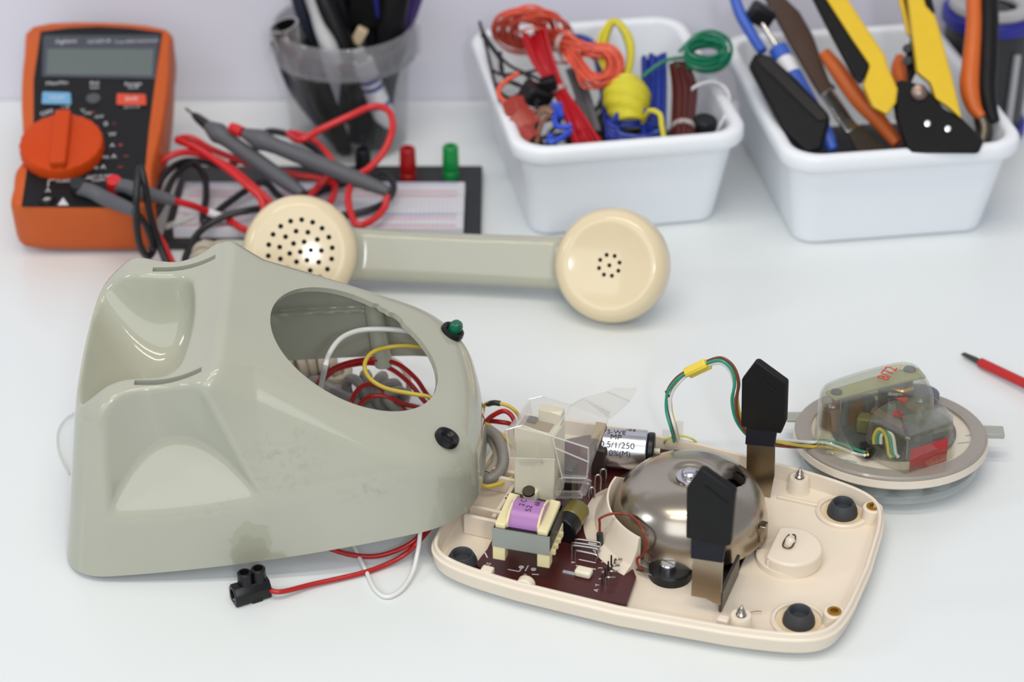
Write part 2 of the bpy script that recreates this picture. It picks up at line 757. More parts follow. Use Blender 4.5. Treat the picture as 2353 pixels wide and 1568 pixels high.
shell = thing('telephone_housing', 'grey-green empty telephone housing with open round dial hole, cradle and slots', 'telephone housing', M=SH_M)
def snap_rim(p, h):
    """pull the vertices along the lower rim exactly onto rim plane and wall so that the edge is clean"""
    base_w = np.where(p[:, 1] > 40, 6.0, 0.3)
    for off in (0.0, 2.6):
        o_ = shell_outer(*p.T) + off
        near = (np.abs(p[:, 2] - base_w) < 0.75 * h) & (np.abs(o_) < 0.75 * h) & (np.abs(p[:, 1] - 40) > 2 * h)
        q = p[near].copy()
        for _ in range(3):
            q[:, 2] = base_w[near]
            f0 = shell_outer(*q.T) + off
            e = 0.05
            gx = (shell_outer(q[:, 0] + e, q[:, 1], q[:, 2]) - shell_outer(q[:, 0] - e, q[:, 1], q[:, 2])) / (2 * e)
            gy = (shell_outer(q[:, 0], q[:, 1] + e, q[:, 2]) - shell_outer(q[:, 0], q[:, 1] - e, q[:, 2])) / (2 * e)
            g2 = np.maximum(gx * gx + gy * gy, .2)
            q[:, 0] -= f0 * gx / g2
            q[:, 1] -= f0 * gy / g2
        p[near] = q
    return p


shell_o = sdf_object('shell', M_shell, shell_sdf, (-8, -76, -5), (198, 82, 99), 1.0, shell, snap=snap_rim)
# round dial opening with its chipped far edge, then the two curved slots of the cradle switch
zd = Vector(DN)
xd = Vector((DN[2], 0, -DN[0]))
yd = Vector((0, 1, 0))
rim = []
for k in range(120):
    a = 2 * PI * k / 120
    deg = math.degrees(a)
    r_ = 41.0
    if 52 < deg < 78:
        r_ += (0.0, 1.6, 2.6, 2.2, 2.0, 0.5, 0.9, 0.3, 1.4, 0.4)[int((deg - 52) / 2.6) % 10]
    rim.append((a, r_))
cut = MB()
c_ = Vector(DC)
cut.loft([[c_ + zd * h_ + xd * (r_ * math.cos(a)) + yd * (r_ * math.sin(a)) for a, r_ in rim] for h_ in (-7, 9)])
for sv in ('EXACT', 'MANIFOLD', 'FAST'):
    if boolean_cut(shell_o, cut, solver=sv, probe=(c_ + zd * 12, -zd, 34)) is not None:
        break
for sg in (-1, 1):
    cut = MB()
    pts_ = [(49.2 + 29.6 * k / 12, VC - 2 + sg * 43.0) for k in range(13)]
    ol = [(u, v - 1.7) for u, v in pts_] + [(u, v + 1.7) for u, v in reversed(pts_)]
    cut.prism(ol, 78.5, 99)
    for sv in ('EXACT', 'MANIFOLD', 'FAST'):
        if boolean_cut(shell_o, cut, solver=sv, probe=((64.2, VC - 2 + sg * 43.0, 100), (0, 0, -1), 20.6)) is not None:
            break
# two rubber bushings beside the dial opening
zdir = Vector(DN)
for (u, v, w), green in (((177.2, -38.9, 35.0), False), ((181.0, 43.6, 32.6), True)):
    c = Vector((u, v, w)) - zdir * 1.0
    g = MB().lathe([(0, 0), (5.6, 0), (5.8, 1.2), (5.4, 3.0), (4.6, 3.3), (3.0, 2.6), (2.2, 1.2), (0, 1.0)], c, zdir, 32)
    go = g.build('bushing', M_black, shell)
    if green:
        e = MB().lathe([(0, 1.0), (3.1, 1.0), (3.1, 4.6), (2.2, 6.0), (0, 6.4)], c + Vector((1.0, 0.6, 0.5)), zdir, 24)
        e.build('button', M_green_led, go, label='green button in the far bushing')
# ================================================================== handset
M_cream = mat('cream_cap', (228, 211, 176), rough=0.13, var=0.03, scale=40, rvar=0.03)
M_handle = mat('handle_grey_green', (177, 177, 161), rough=0.14, var=0.03, scale=30, rvar=0.03)
M_dark = mat('dark_inside', (12, 12, 13), rough=0.6)

EAR = P(1399, 610, 33)
MOU = P(690, 579, 33)
hx = Vector(EAR - MOU)
HL = hx.length
el = math.radians(30)
hn = Vector((0.0, -math.cos(el), math.sin(el)))
HM = frame(MOU, hx, hx.cross(hn) * -1)      # x mouth->ear, z towards the viewer, y up the picture
HM = frame(MOU, hx, Vector(hn).cross(hx))
hs = thing('telephone_handset', 'grey-green telephone handset with two round cream caps lying behind the housing', 'handset', M=HM)


def cap_axis(sign):
    a = math.radians(10) * sign
    return Vector((math.sin(a), 0, math.cos(a)))


AX_M, AX_E = cap_axis(1), cap_axis(-1)


def handset_sdf(x, y, z):
    # bar, bowed away from the caps
    t = (x - HL / 2) / (HL / 2)
    zc = -26 - 5 * (1 - t * t)
    hy = 13.6 + 1.4 * t * t
    qy = np.abs(y) - (hy - 6)
    qz = np.abs(z - zc) - (9.5 - 6)
    qx = np.abs(x - HL / 2) - HL / 2
    bar = np.sqrt(np.maximum(qy, 0) ** 2 + np.maximum(qz, 0) ** 2) + np.minimum(np.maximum(qy, qz), 0) - 6
    bar = np.maximum(bar, qx)
    f = bar
    for cx, ax in ((0, AX_M), (HL, AX_E)):
        h = (x - cx) * ax.x + z * ax.z
        r = np.sqrt(np.maximum((x - cx) ** 2 + y * y + z * z - h * h, 0))
        # bowl behind the cap
        bowl = (np.sqrt(r * r + (np.minimum(h + 9, 0) * 1.15) ** 2) - 28.6)
        bowl = np.maximum(bowl, h + 8.0)
        f = smin(f, bowl, 8)
    for cx, ax in ((0, AX_M), (HL, AX_E)):
        h = (x - cx) * ax.x + z * ax.z
        r = np.sqrt(np.maximum((x - cx) ** 2 + y * y + z * z - h * h, 0))
        f = np.maximum(f, -np.maximum(r - 31, -(h + 8.0)))
    return f


sdf_object('handle', M_handle, handset_sdf, (-36, -36, -42), (HL + 36, 36, -4), 1.25, hs)


def cap_prof(dish):
    face = [(r_, 2.2 - dish * (1 - (r_ / 22.5) ** 2)) for r_ in np.linspace(0, 22.5, 13)]
    face[0] = (0, 2.2 - dish)
    back = [(r_, h_ - 2.2) for r_, h_ in reversed(face)]
    rim = [(24.0, 2.2), (25.5, 1.7), (27.6, 0.2), (29.2, -2.6), (30.1, -7), (30.2, -13), (29.6, -14.5), (28.0, -14.5), (28.0, -7), (27.0, -3.2), (25, -0.9)]
    return face + rim + back


def make_cap(name, cx, ax, dish, rings, rad):
    c = Vector((cx, 0, 0))
    o = MB().lathe(cap_prof(dish), c, ax, 96).build(name, M_cream, hs)
    cut = MB()
    xx = Vector((ax.z, 0, -ax.x))
    yy = Vector((0, 1, 0))
    for n, R, ph in rings:
        for k in range(n):
            a = ph + 2 * PI * k / n
            q = c + (xx * math.cos(a) + yy * math.sin(a)) * R
            cut.cyl(q - ax * 6, q + ax * 6, rad, n=14)
    boolean_cut(o, cut)
    MB().lathe([(0, -4.2 - dish), (24, -4.2 - dish), (24, -5.2 - dish), (0, -5.2 - dish)], c, ax, 48).build('hole_shade_disc', M_dark, o, label='added black disc as painted shade behind the holes')  # added black disc stands in for the darkness inside the cap
    return o


make_cap('mouth_cap', 0, AX_M, -1.3, [(1, 0, 0), (6, 5.6, .2), (11, 11.0, .1), (18, 16.8, .17)], 1.35)
make_cap('ear_cap', HL, AX_E, 3.4, [(1, 0, 0), (8, 5.6, .3)], 1.15)
# strain relief where the cord leaves the mouth end
MB().tube([P(578, 572, 24), P(545, 570, 21), P(520, 568, 18.5), P(500, 567, 17)], [4.6, 4.6, 4.3, 3.6], n=20).build('cord_sleeve', M_handle, hs, world=True)
# ================================================================== white storage bins
M_bin = mat('bin_white', (236, 240, 245), rough=0.34, var=0.015, scale=25, spec=0.4, bump=0.03)


def make_bin(name, label, pa, pb, L=167.0, H=62.0):
    a, b = P(*pa, H), P(*pb, H)
    x, y = (a + b)[:2] / 2
    rot = math.atan2(b[1] - a[1], b[0] - a[0])
    W = float(np.linalg.norm(b - a))
    M = Matrix.Translation((x, y, 0)) @ Matrix.Rotation(rot, 4, 'Z')
    o = thing(name, label, 'storage bin', M=M, group='white plastic storage bins by the wall')

    def ring(ins, z, r):
        fi = ins * 1.25 if z < 50 else ins          # the front wall leans in a little more
        return [(px, py + L / 2 + (fi - ins) * (0.5 - py / L), z) for px, py in rrect(W - 2 * ins, L - 2 * ins, r, 8)]
    t = 13.0
    rg = [ring(t + 2, 0, 10), ring(t, 1.2, 12), ring(5.2, H - 10, 16), ring(4.6, H - 9.6, 16), ring(4.4, H - 9.2, 16),
          ring(0.8, H - 9.2, 19), ring(0, H - 8, 20), ring(0, H - 2.4, 20), ring(0.9, H - 0.7, 19.4), ring(2.4, H, 18.5),
          ring(5.5, H - .1, 17), ring(7.0, H - 1.2, 16), ring(7.6, H - 3, 15), ring(t + 2.0, 4, 11), ring(t + 4.0, 2.4, 9)]
    MB().loft(rg).build('body', M_bin, o)
    return o


bin1 = make_bin('storage_bin', 'white plastic storage bin filled with coloured wire bundles', (1184, 352), (1730, 307))
bin2 = make_bin('storage_bin', 'white plastic storage bin holding hand tools, beside the wire bin', (1812, 370), (2368, 331))
# ================================================================== telephone base: tray
M_tray = mat('tray_cream', (232, 219, 200), rough=0.24, var=0.025, scale=45, spec=0.45)
TA = math.radians(-20.5)
TM = Matrix.Translation((150.9, 751.0, 0)) @ Matrix.Rotation(TA, 4, 'Z')
base = thing('telephone_chassis', 'cream telephone base tray holding circuit board, bell and black switch plungers', 'telephone chassis', M=TM)
TMi = TM.inverted()


def T(px, py, z):
    """photo pixel at height z -> base coordinates"""
    q = TMi @ Vector(P(px, py, z))
    return Vector((q.x, q.y, q.z))


def TQ(px, py, qv):
    """photo pixel on the upright plane q = const of the base"""
    d = TMi.to_3x3() @ Vector(ray(px, py))
    o = TMi @ Vector((0, 0, CAM_H))
    return o + d * ((qv - o.y) / d.y)


def tray_ring(off, z, n=160):
    pts = []
    for k in range(n):
        a = 2 * PI * k / n
        ca, sa = math.cos(a), math.sin(a)
        # superellipse-like outline with a bulging, tapering long side
        e = 0.22
        p = 93.7 * math.copysign(abs(ca) ** e, ca)
        q = math.copysign(abs(sa) ** e, sa)
        pts.append((p, q))
    out = []
    for p, q in pts:
        pp = p - 89.0
        hw = 66.5 - 0.00098 * (pp + 105) ** 2
        bul = 4.5 * (1 - q * q) if p > 0 else 0
        x = pp + (bul - 3.5 if p > 0 else 0) * max(0, (p / 93.7)) ** 6
        out.append((x, q * hw))
    # inset along the normals
    res = []
    for i in range(n):
        a = Vector(out[i - 1])
        b = Vector(out[(i + 1) % n])
        t = (b - a).normalized()
        nn = Vector((t.y, -t.x))
        res.append((out[i][0] - nn.x * off, out[i][1] - nn.y * off + 0.8, z))
    return res


rg = [tray_ring(3.2, 3.0), tray_ring(1.6, 3.6), tray_ring(0.9, 5.2), tray_ring(0.3, 9.6), tray_ring(0.0, 10.2), tray_ring(0.0, 11.0), tray_ring(0.5, 11.5),
      tray_ring(0.9, 11.7), tray_ring(1.1, 12.2), tray_ring(1.25, 13.6), tray_ring(1.6, 14.0), tray_ring(2.5, 14.0), tray_ring(2.9, 13.6),
      tray_ring(3.1, 12.0), tray_ring(3.7, 6.4), tray_ring(4.6, 5.3), tray_ring(6.4, 5.0)]
tray = MB()
tray.loft(rg)
TRAY_MB = tray
tray_o = tray.build('tray', M_tray, base, angle=30)
# ================================================================== telephone base: what sits on the tray
M_nickel = mat('bell_nickel', (186, 177, 163), rough=0.24, metal=1.0, var=0.06, scale=40, rvar=0.05)
M_steel = mat('nickel', (196, 188, 176), rough=0.16, metal=1.0, var=0.04, scale=60, rvar=0.04)
M_stripm = mat('plated_strip', (172, 158, 138), rough=0.28, metal=1.0, var=0.08, scale=90)
M_dsteel = mat('dark_steel', (96, 92, 84), rough=0.38, metal=1.0, var=0.1)
M_tin = mat('tinned_wire', (176, 172, 172), rough=0.3, metal=1.0, var=0.08)
M_brass = mat('brass', (186, 142, 58), rough=0.3, metal=1.0, var=0.1)
M_pcb = mat('board_red_brown', (74, 27, 25), rough=0.33, var=0.1, scale=70)
M_print = mat('white_print', (222, 216, 214), rough=0.6, var=0.02)
M_nylon = mat('nylon_ivory', (240, 234, 210), rough=0.4, var=0.04, scale=40, sss=0.1)
M_nylon2 = mat('nylon_yellow', (232, 221, 172), rough=0.42, var=0.04)
M_purple = mat('purple_tape', (170, 118, 178), rough=0.3, var=0.08, scale=80)
M_band = mat('zinc_band', (158, 162, 156), rough=0.36, metal=0.75, var=0.05)
M_olive = mat('olive_lacquer', (124, 112, 52), rough=0.28, var=0.12, scale=100)
M_alu = mat('aluminium_can', (206, 206, 212), rough=0.24, metal=1.0, var=0.03)
M_hook = mat('plunger_black', (17, 17, 19), rough=0.5, var=0.2, scale=150, bump=0.15, spec=0.3)
M_hook2 = mat('plunger_sleeve', (30, 31, 42), rough=0.55, var=0.2, scale=150, spec=0.3)
M_tape = mat('tan_paper', (160, 138, 96), rough=0.55, var=0.1)
M_ink = mat('black_ink', (24, 22, 24), rough=0.6)
M_copper = mat('red_brown_wire', (134, 44, 22), rough=0.3, var=0.08)
M_sleeve = mat('dark_green_sleeve', (38, 52, 48), rough=0.45)
M_clear = clear_mat('clear_plastic', tint=(250, 249, 247), body=0.09, body_rgb=(232, 231, 228), edge=0.8)

# --- feet: raised ring, yellowed seat and dark rubber foot
M_stain = mat('yellowed_cream', (214, 186, 138), rough=0.35, var=0.12, scale=200, rgb2=(232, 212, 178))
for (px, py), full in (((1935, 1181), True), ((1835, 1431), True), ((1062, 1299), False)):
    c = T(px, py, 5)
    c.z = 0
    if full:
        MB().lathe([(9.2, 4.8), (12.2, 4.8), (12.0, 6.4), (11.2, 7.0), (10.2, 6.8), (9.8, 5.6), (9.2, 5.3)], c, n=56, closed=True).build('foot_ring', M_tray, base)
        MB().lathe([(0, 5.0), (10.0, 5.0), (10.0, 5.35), (0, 5.35)], c, n=48).build('foot_seat', M_stain, base, label='yellowed glue seat around a rubber foot')
    MB().lathe([(0, 5.2), (7.0, 5.2), (7.0, 6.0), (6.7, 8.0), (5.3, 11.0), (5.0, 11.5), (4.5, 11.5), (4.0, 10.8), (3.6, 8), (0, 8)], c, n=40).build('rubber_foot', M_rubber, base)

# --- screw posts and brass inserts
for px, py in ((1837, 1097), (1703, 1414)):
    c = T(px, py, 12.5)
    c.z = 0
    b = MB().lathe([(0, 4.8), (5.6, 4.8), (5.0, 6), (4.6, 12), (4.2, 12.6), (2.3, 12.6), (2.3, 11.8), (0, 11.8)], c, n=32).build('screw_post', M_tray, base)
    MB().lathe([(0, 11.5), (2.2, 11.5), (1.9, 12.5), (2.2, 13.2), (1.5, 14.2), (1.8, 14.8), (0.9, 16.4), (0.0, 18.4)], c, n=20).build('screw_tip', M_steel, b)
for px, py in ((2006, 1165), (1917, 1406)):
    c = T(px, py, 12.4)
    c.z = 0
    b = MB().lathe([(0, 4.8), (5.0, 4.8), (4.5, 12), (4.1, 12.4), (3.0, 12.4), (3.0, 10), (0, 10)], c, n=32).build('insert_post', M_tray, base)
    MB().lathe([(1.7, 9.8), (3.0, 9.8), (3.0, 12.9), (1.7, 12.9)], c, n=28, closed=True).build('brass_insert', M_brass, b)
# little lugs on the near rim and a rib across the floor
for px, py, s in ((1117, 1318, (5.5, 5, 5.5)), (1660, 1425, (5, 4, 3))):
    c = T(px, py, 12.5)
    MB().box((c.x, c.y + 1.2, 11.4), s).build('rim_lug', M_tray, base, bevel=0.7)
c = T(1206, 1338, 14)
MB().lathe([(0, -2.6), (4.0, -2.6), (4.0, 1.6), (0, 1.6)], (c.x, c.y + 1.5, 11.6), (0, 1, 0), 28).build('rim_stop', M_tray, base, bevel=0.6)
c0, c1 = T(1785, 1145, 5), T(1880, 1172, 5)
MB().box((c0.x + (c1 - c0).x / 2, c0.y, 5.6), ((c1 - c0).x, 1.6, 1.8)).build('floor_rib', M_tray, base, bevel=0.5)
# moulded channels at the cord end
m = MB()
for k, (q, hgt) in enumerate(((8, 8.5), (15, 7.5), (-16, 7.5), (-27, 10.5))):
    m.box((-170 + 1.5 * k, q, 5 + hgt / 2), (17, 2.0, hgt))
m.box((-163, 4, 8.0), (2.0, 46, 6.5))
m.build('cord_channel', M_tray, base, bevel=0.5)

# --- round boss with a flat side and the wire clip on it
c = T(1815, 1287, 5)
D = []
for k in range(49):
    a = math.radians(-128 + 256 * k / 48)
    D.append((c.x + 14 * math.cos(a), c.y + 14 * math.sin(a)))
boss = MB().prism(D, 4.8, 13.0).build('round_boss', M_tray, base, bevel=1.6, seg=4)
MB().lathe([(0, 4.8), (14.6, 4.8), (14.2, 7.6), (13.4, 8.0), (0, 8.0)], (c.x - 1, c.y, 0), n=56).build('boss_foot', M_tray, base)
e = Vector((c.x - 1, c.y + 1, 13))
MB().lathe([(0, -.2), (2.4, -.2), (2.2, 2.2), (1.5, 3.2), (0, 3.4)], e, (0.15, .25, 1), 20).build('clip_pin', M_tray, boss)
MB().tube([e + Vector(v) for v in ((-1.2, 3.6, 2.2), (-2.2, 0.5, 1.4), (-2.2, -3.2, .8), (-.4, -4.4, .7), (1.6, -3.4, .8), (2.2, 0.5, 1.6), (1.6, 3.4, 2.4), (.6, 2.8, 3.2))], 0.35, n=8).build('spring_clip', M_dsteel, boss)

# --- bell
bc = T(1585, 1203, 9)
bell_prof = [(0, 25.4), (6.8, 25.3), (8.6, 26.2), (10.2, 27.0), (11.8, 27.1), (14.5, 26.5), (21, 25.2), (26.6, 22.4), (30.8, 18.0), (33.4, 12.4), (34.6, 6), (35.0, 0.4),
             (34.6, 0), (34.0, 0.3), (33.6, 6), (32.4, 12.0), (29.9, 17.2), (26.0, 21.3), (20.5, 24.1), (14, 25.3), (8, 25.3), (0, 24.4)]
bell = MB().lathe(bell_prof, bc, (-0.035, 0.0, 1), 128).build('bell', M_nickel, base)
hole = MB()
pa, pb = T(1682, 1124, 32), T(1697, 1102, 32)
for k in range(5):
    q = pa.lerp(pb, k / 4) + Vector((1.3 * math.sin(PI * k / 4), 0, 0))
    hole.M = None
    hole.cyl((q.x, q.y, 12), (q.x, q.y, 50), 3.1 - 0.1 * k, n=20)
for k in range(5):
    one = MB()
    one.v, one.f = hole.v[k * 42:(k + 1) * 42], [tuple(i - k * 42 for i in f) for f in hole.f[k * (len(hole.f) // 5):(k + 1) * (len(hole.f) // 5)]]
    boolean_cut(bell, one)
bell.data.materials.clear()
bell.data.materials.append(M_nickel)
bt = bc + Vector((-0.9, 0, 25.3))
sc_ = MB().lathe([(0, 0), (6.2, 0), (6.2, 0.8), (4.2, 1.0), (4.0, 2.6), (3.0, 3.6), (1.4, 4.0), (0, 4.0)], bt, n=32).build('bell_screw', M_alu, bell, label='bright slotted screw on top of the bell')
MB().cyl(bc + Vector((0, 0, -4)), bc + Vector((-.8, 0, 24.5)), 4, n=20).build('bell_post', M_dsteel, base)
MB().lathe([(0, 1), (27, 1), (28, 2), (26, 13), (20, 18), (0, 19)], bc, n=40).build('bell_shade_body', M_black, base)  # added black body: painted shade inside the bell, seen through its slot

# --- cream guard half way round the bell, running out on the floor
a0 = math.atan2(*(T(1462, 1083, 20) - bc).yx)
a1 = math.atan2(*(T(1478, 1232, 22) - bc).yx) % (2 * PI)
a0 %= 2 * PI
prof = [(36.3, 4.8), (36.6, 21.6), (36.9, 22.4), (37.7, 22.4), (38.1, 21.6), (39.4, 16), (43, 10.5), (48.0, 8.0), (48.0, 4.8)]
rings = []
NG = 40
for k in range(NG + 1):
    a = a0 + (a1 - a0) * k / NG
    lift = 0.5 + 0.5 * min(1, k / 8)
    rings.append([(bc.x + r * math.cos(a), bc.y + r * math.sin(a), 4.8 + (z - 4.8) * lift) for r, z in prof])
MB().loft(rings).build('bell_guard', M_tray, base, angle=30)

# --- circuit board
pc = [(1093, 1296), (1112, 1313), (1200, 1341), (1300, 1365), (1440, 1389), (1462, 1326), (1455, 1310), (1402, 1268), (1376, 1228), (1372, 1190), (1385, 1150),
      (1420, 1100), (1462, 1070), (1560, 1042), (1585, 1020), (1500, 1003), (1405, 990), (1300, 1010), (1250, 1050), (1190, 1130), (1160, 1180), (1120, 1262)]
board = MB().prism([tuple(T(x, y, 7.8))[:2] for x, y in pc], 6.2, 7.8).build('circuit_board', M_pcb, base, smooth=False)


def flat_on(px, py, z, rot=0.0):
    """a text frame lying flat at a photo pixel, reading along the base"""
    c = P(px, py, z)
    M = Matrix.Translation(Vector(c)) @ Matrix.Rotation(TA + rot, 4, 'Z')
    return M


for ch, px, py, sz, ro in (('2', 1387, 1292, 2.6, 1.9), ('3', 1380, 1306, 2.6, 1.9), ('X', 1386, 1315, 2.2, .6), ('3', 1381, 1331, 2.6, 1.9), ('Y', 1373, 1345, 2.6, 1.9),
                           ('A', 1370, 1357, 2.8, 1.6), ('9', 1318, 1293, 2.6, 1.9), ('n', 1207, 1321, 3.0, 0), ('GS', 1121, 1299, 3.0, 1.45), ('2', 1310, 1236, 2.6, .6)):
    lettering('board_lettering', ch, sz, flat_on(px, py, 7.85, ro), M_print, board)
tr = MB()
for a, b in (((1167, 1309), (1193, 1314)), ((1193, 1314), (1199, 1306)), ((1207, 1313), (1214, 1300)), ((1222, 1320), (1238, 1321)), ((1330, 1286), (1369, 1294)), ((1323, 1300), (1369, 1309)), ((1114, 1270), (1120, 1282))):
    A, B = T(*a, 7.85), T(*b, 7.85)
    dd = (B - A)
    n = Vector((-dd.y, dd.x, 0)).normalized() * 0.3
    tr.add([A - n, B - n, B + n, A + n], [(0, 1, 2, 3)])
for px, py in ((1198, 1304), (1226, 1309)):
    tr.lathe([(0, 0.03), (1.2, 0.03)], T(px, py, 7.85), n=14)
tr.build('board_lettering', M_print, board, smooth=False)
# wire links and contact pins standing on the board
for (xa, ya), (xb, yb), h in (((1323, 1256), (1378, 1264), 4), ((1316, 1264), (1376, 1273), 4), ((1314, 1272), (1372, 1281), 4.5), ((1322, 1280), (1370, 1290), 3.5)):
    A, B = T(xa, ya, 7.8), T(xb, yb, 7.8)
    up = Vector((0, 0, h))
    MB().tube([A, A + up * .8, A.lerp(B, .08) + up, A.lerp(B, .92) + up, B + up * .8, B], 0.55, n=8, sub=4).build('wire_link', M_tin, base)
for k in range(4):
    A = T(1413 - 7 * k, 1302 + 14 * k, 7.8)
    B = T(1428 - 5 * k, 1301 + 14 * k, 7.8)
    MB().tube([A, A + Vector((0, 0, 3.5)), A + Vector((1.2, 0, 4.2)), B + Vector((0, 0, 3.6))], 0.5, n=8, sub=4).build('contact_pin', M_tin, base)
    A2 = A + Vector((-1.6, -.5, 0))
    MB().cyl(A2, A2 + Vector((0, 0, 6)), 0.4, n=8).build('contact_pin', M_dsteel, base)
for a, h in (((1277, 1137), 7), ((1343, 1140), 6), ((1366, 1128), 8), ((1378, 1110), 7), ((1352, 1148), 6)):
    A = T(*a, 7.8)
    MB().tube([A, A + Vector((0.3, 0, h)), A + Vector((2.4, 1.2, h)), A + Vector((2.4, 1.2, 0))], 0.5, n=8, sub=3).build('wire_link', M_tin, base)
m = MB()
for k in range(6):
    A = T(1176 + 5 * (k % 2), 1190 - 7 * k, 7.8)
    m.box((A.x, A.y, 9.6), (6.5, 1.3, 3.6))
m.build('contact_strip', M_dsteel, base, bevel=0.2)
cc = T(1341, 1322, 7.8)
MB().box((cc.x, cc.y, 9.4), (7.6, 5.2, 3.4)).build('cream_block', M_nylon, base, bevel=1.2, seg=3)
cc = T(1308, 1318, 7.8)
MB().box((cc.x, cc.y, 7.95), (6, 2.0, 0.5)).build('grey_link', M_alu, base)

# --- transformer
A, B = T(1131, 1317, 7.8), T(1263, 1340, 7.8)
ang = math.atan2(B.y - A.y, B.x - A.x)
LX = (B - A).length
LM = Matrix.Translation(A) @ Matrix.Rotation(ang, 4, 'Z')
LY = 24.0


def lmb():
    k = MB()
    k.M = LM
    return k


core = lmb()
core.box((LX / 2, 2.4, 20), (LX - 1, 4.6, 9.6))
core.box((LX / 2, LY - 2.4, 20), (LX - 1, 4.6, 9.6))
core.box((2.4, LY / 2, 20), (3.8, LY - .4, 9.6))
core.box((LX - 2.4, LY / 2, 20), (3.8, LY - .4, 9.6))
tf = core.build('transformer', M_black, base, bevel=0.2)
lmb().box((LX / 2, -0.2, 20), (LX - .2, 0.6, 9.9)).build('core_band', M_band, tf)
co = lmb()
co.lathe([(0, 0), (10.2, 0), (10.2, LX - 11), (0, LX - 11)], (5.5, LY / 2, 21.2), (1, 0, 0), 48)
co.build('coil', M_purple, tf)
for sx in (0, 1):
    x0 = 1.2 if sx == 0 else LX - 6.0
    b = lmb()
    prof = [(0.6, 24.4), (0.6, 27.2), (LY - .6, 27.6), (LY - .6, 24.4)]
    va = [(x0, y, z) for y, z in prof] + [(x0 + 4.6, y, z - 0.4) for y, z in prof]
    n = len(prof)
    b.add(va, [tuple(range(n))[::-1], tuple(range(n, 2 * n))] + [(i, (i + 1) % n, n + (i + 1) % n, n + i) for i in range(n)])
    b.build('bobbin_end', M_nylon2, tf, bevel=0.5)
    r = lmb()
    xr = 5.6 if sx == 0 else LX - 6.6
    prof = [(2.0, 24.4), (2.2, 27.6), (6, 30.4), (10, 31.4), (14, 31.4), (18, 30.6), (LY - 2.4, 28.4), (LY - 2, 24.4)]
    n = len(prof)
    va = [(xr, y, z) for y, z in prof] + [(xr + 1.0, y, z) for y, z in prof]
    r.add(va, [tuple(range(n))[::-1], tuple(range(n, 2 * n))] + [(i, (i + 1) % n, n + (i + 1) % n, n + i) for i in range(n)])
    r.build('bobbin_flange', M_nylon2, tf, bevel=0.3)
    for sy in (0, 1):
        lmb().box((3.0 if sx == 0 else LX - 3.0, 2.6 if sy == 0 else LY - 2.6, 11.5), (5.6, 5.0, 7.6)).build('leg', M_nylon2, tf, bevel=0.3)
rb = lmb()
for k in range(4):
    rb.box((LX + .3, 5.5 + 4.3 * k, 13.0), (1.7, 1.7, 2.4))
rb.box((LX - 2.4, LY / 2, 13.6), (4, LY - 6, 3.4))
rb.build('pin_row', M_nylon2, tf, bevel=0.2)
for s_, x, yv, th in (('2 C', 10.5, 12.5, 0), ('52', 14.0, 9.5, 0.5), ('6R', 16.8, 13.5, -.25)):
    th = (12.0 - yv) / 9.6
    n_ = Vector((0, -math.sin(th), math.cos(th)))
    c_ = Vector((x, LY / 2, 21.2)) + n_ * 10.26
    M_ = Matrix((Vector((0, math.cos(th), math.sin(th))), Vector((-1, 0, 0)), n_)).transposed().to_4x4()
    M_.translation = c_
    tmpM = LM @ M_
    o_ = lettering('coil_lettering', s_, 3.6, tmpM, M_ink, base, world=False)
    o_.parent = tf
# small olive capacitor in a black sleeve beside it
ca, cb = T(1293, 1222, 13.6), T(1330, 1168, 13.6)
sl = MB().cyl(ca, ca.lerp(cb, .42), 6.1, n=32).build('small_capacitor', M_black, base, bevel=0.8)
MB().cyl(ca.lerp(cb, .40), cb, 5.6, n=32).build('capacitor_body', M_olive, sl, bevel=1.4)
MB().tube([cb, cb + (cb - ca).normalized() * 2.5, cb + (cb - ca).normalized() * 3.5 + Vector((0, 0, -5))], 0.4, n=8).build('lead', M_tin, sl)

# --- ivory relay block under a clear cover
A, B = T(1181, 1165, 7.8), T(1272, 1188, 7.8)
RX = (B - A).length
RM = Matrix.Translation(A) @ Matrix.Rotation(math.atan2(B.y - A.y, B.x - A.x), 4, 'Z')


def rmb():
    k = MB()
    k.M = RM
    return k


rl = rmb().box((RX / 2, 6.5, 26), (RX, 13, 36.6)).build('relay_block', M_nylon, base, bevel=0.5)
rmb().box((RX / 2 + 4, 10.5, 47.5), (11, 5, 7)).build('relay_top', M_nylon, rl, bevel=0.5)
rmb().box((RX / 2 - 1, 5.6, 44.6), (RX - 5, 8, 0.7)).build('relay_recess', M_tape, rl, label='tan recess in the top of the block')
rmb().box((RX / 2 - 3.5, 6.2, 45.6), (4.2, 3.4, 2.4)).build('relay_contact', M_dsteel, rl, bevel=0.3)
rmb().box((RX / 2 - 1, -1.2, 10.6), (7, 3, 5.6)).build('relay_foot', M_nylon, rl, bevel=0.8)
rmb().lathe([(0, 0), (3.0, 0), (2.9, 0.9), (2.6, 1.2), (0, 1.2)], (RX / 2 - 1.4, -2.4, 12.4), (0, -0.35, 1), 24).build('relay_screw', M_dsteel, rl)
rmb().box((RX / 2 + 14.5, 9, 16), (4, 8, 16)).build('relay_contacts', M_dsteel, rl, bevel=0.4)
q0 = -9.5
FV = {k: TQ(*v) for k, v in dict(
    F1=(1163, 988, q0), F2=(1172, 1053, q0), F3=(1276, 1056, q0), F4=(1268, 1003, q0), F5=(1200, 978, q0), B1=(1216, 918, 9), B2=(1248, 911, 9), B3=(1312, 931, 9),
    BL=(1222, 968, 9), G1=(1352, 1030, q0), G2=(1398, 965, 9), K1=(1340, 916, 9), K2=(1402, 945, 9), S1=(1276, 1030, q0), S2=(1352, 1062, q0), S3=(1348, 1100, q0), S4=(1292, 1098, q0)).items()}
cl = MB()


def sheet(names):
    cl.add([FV[n] for n in names], [tuple(range(len(names)))])


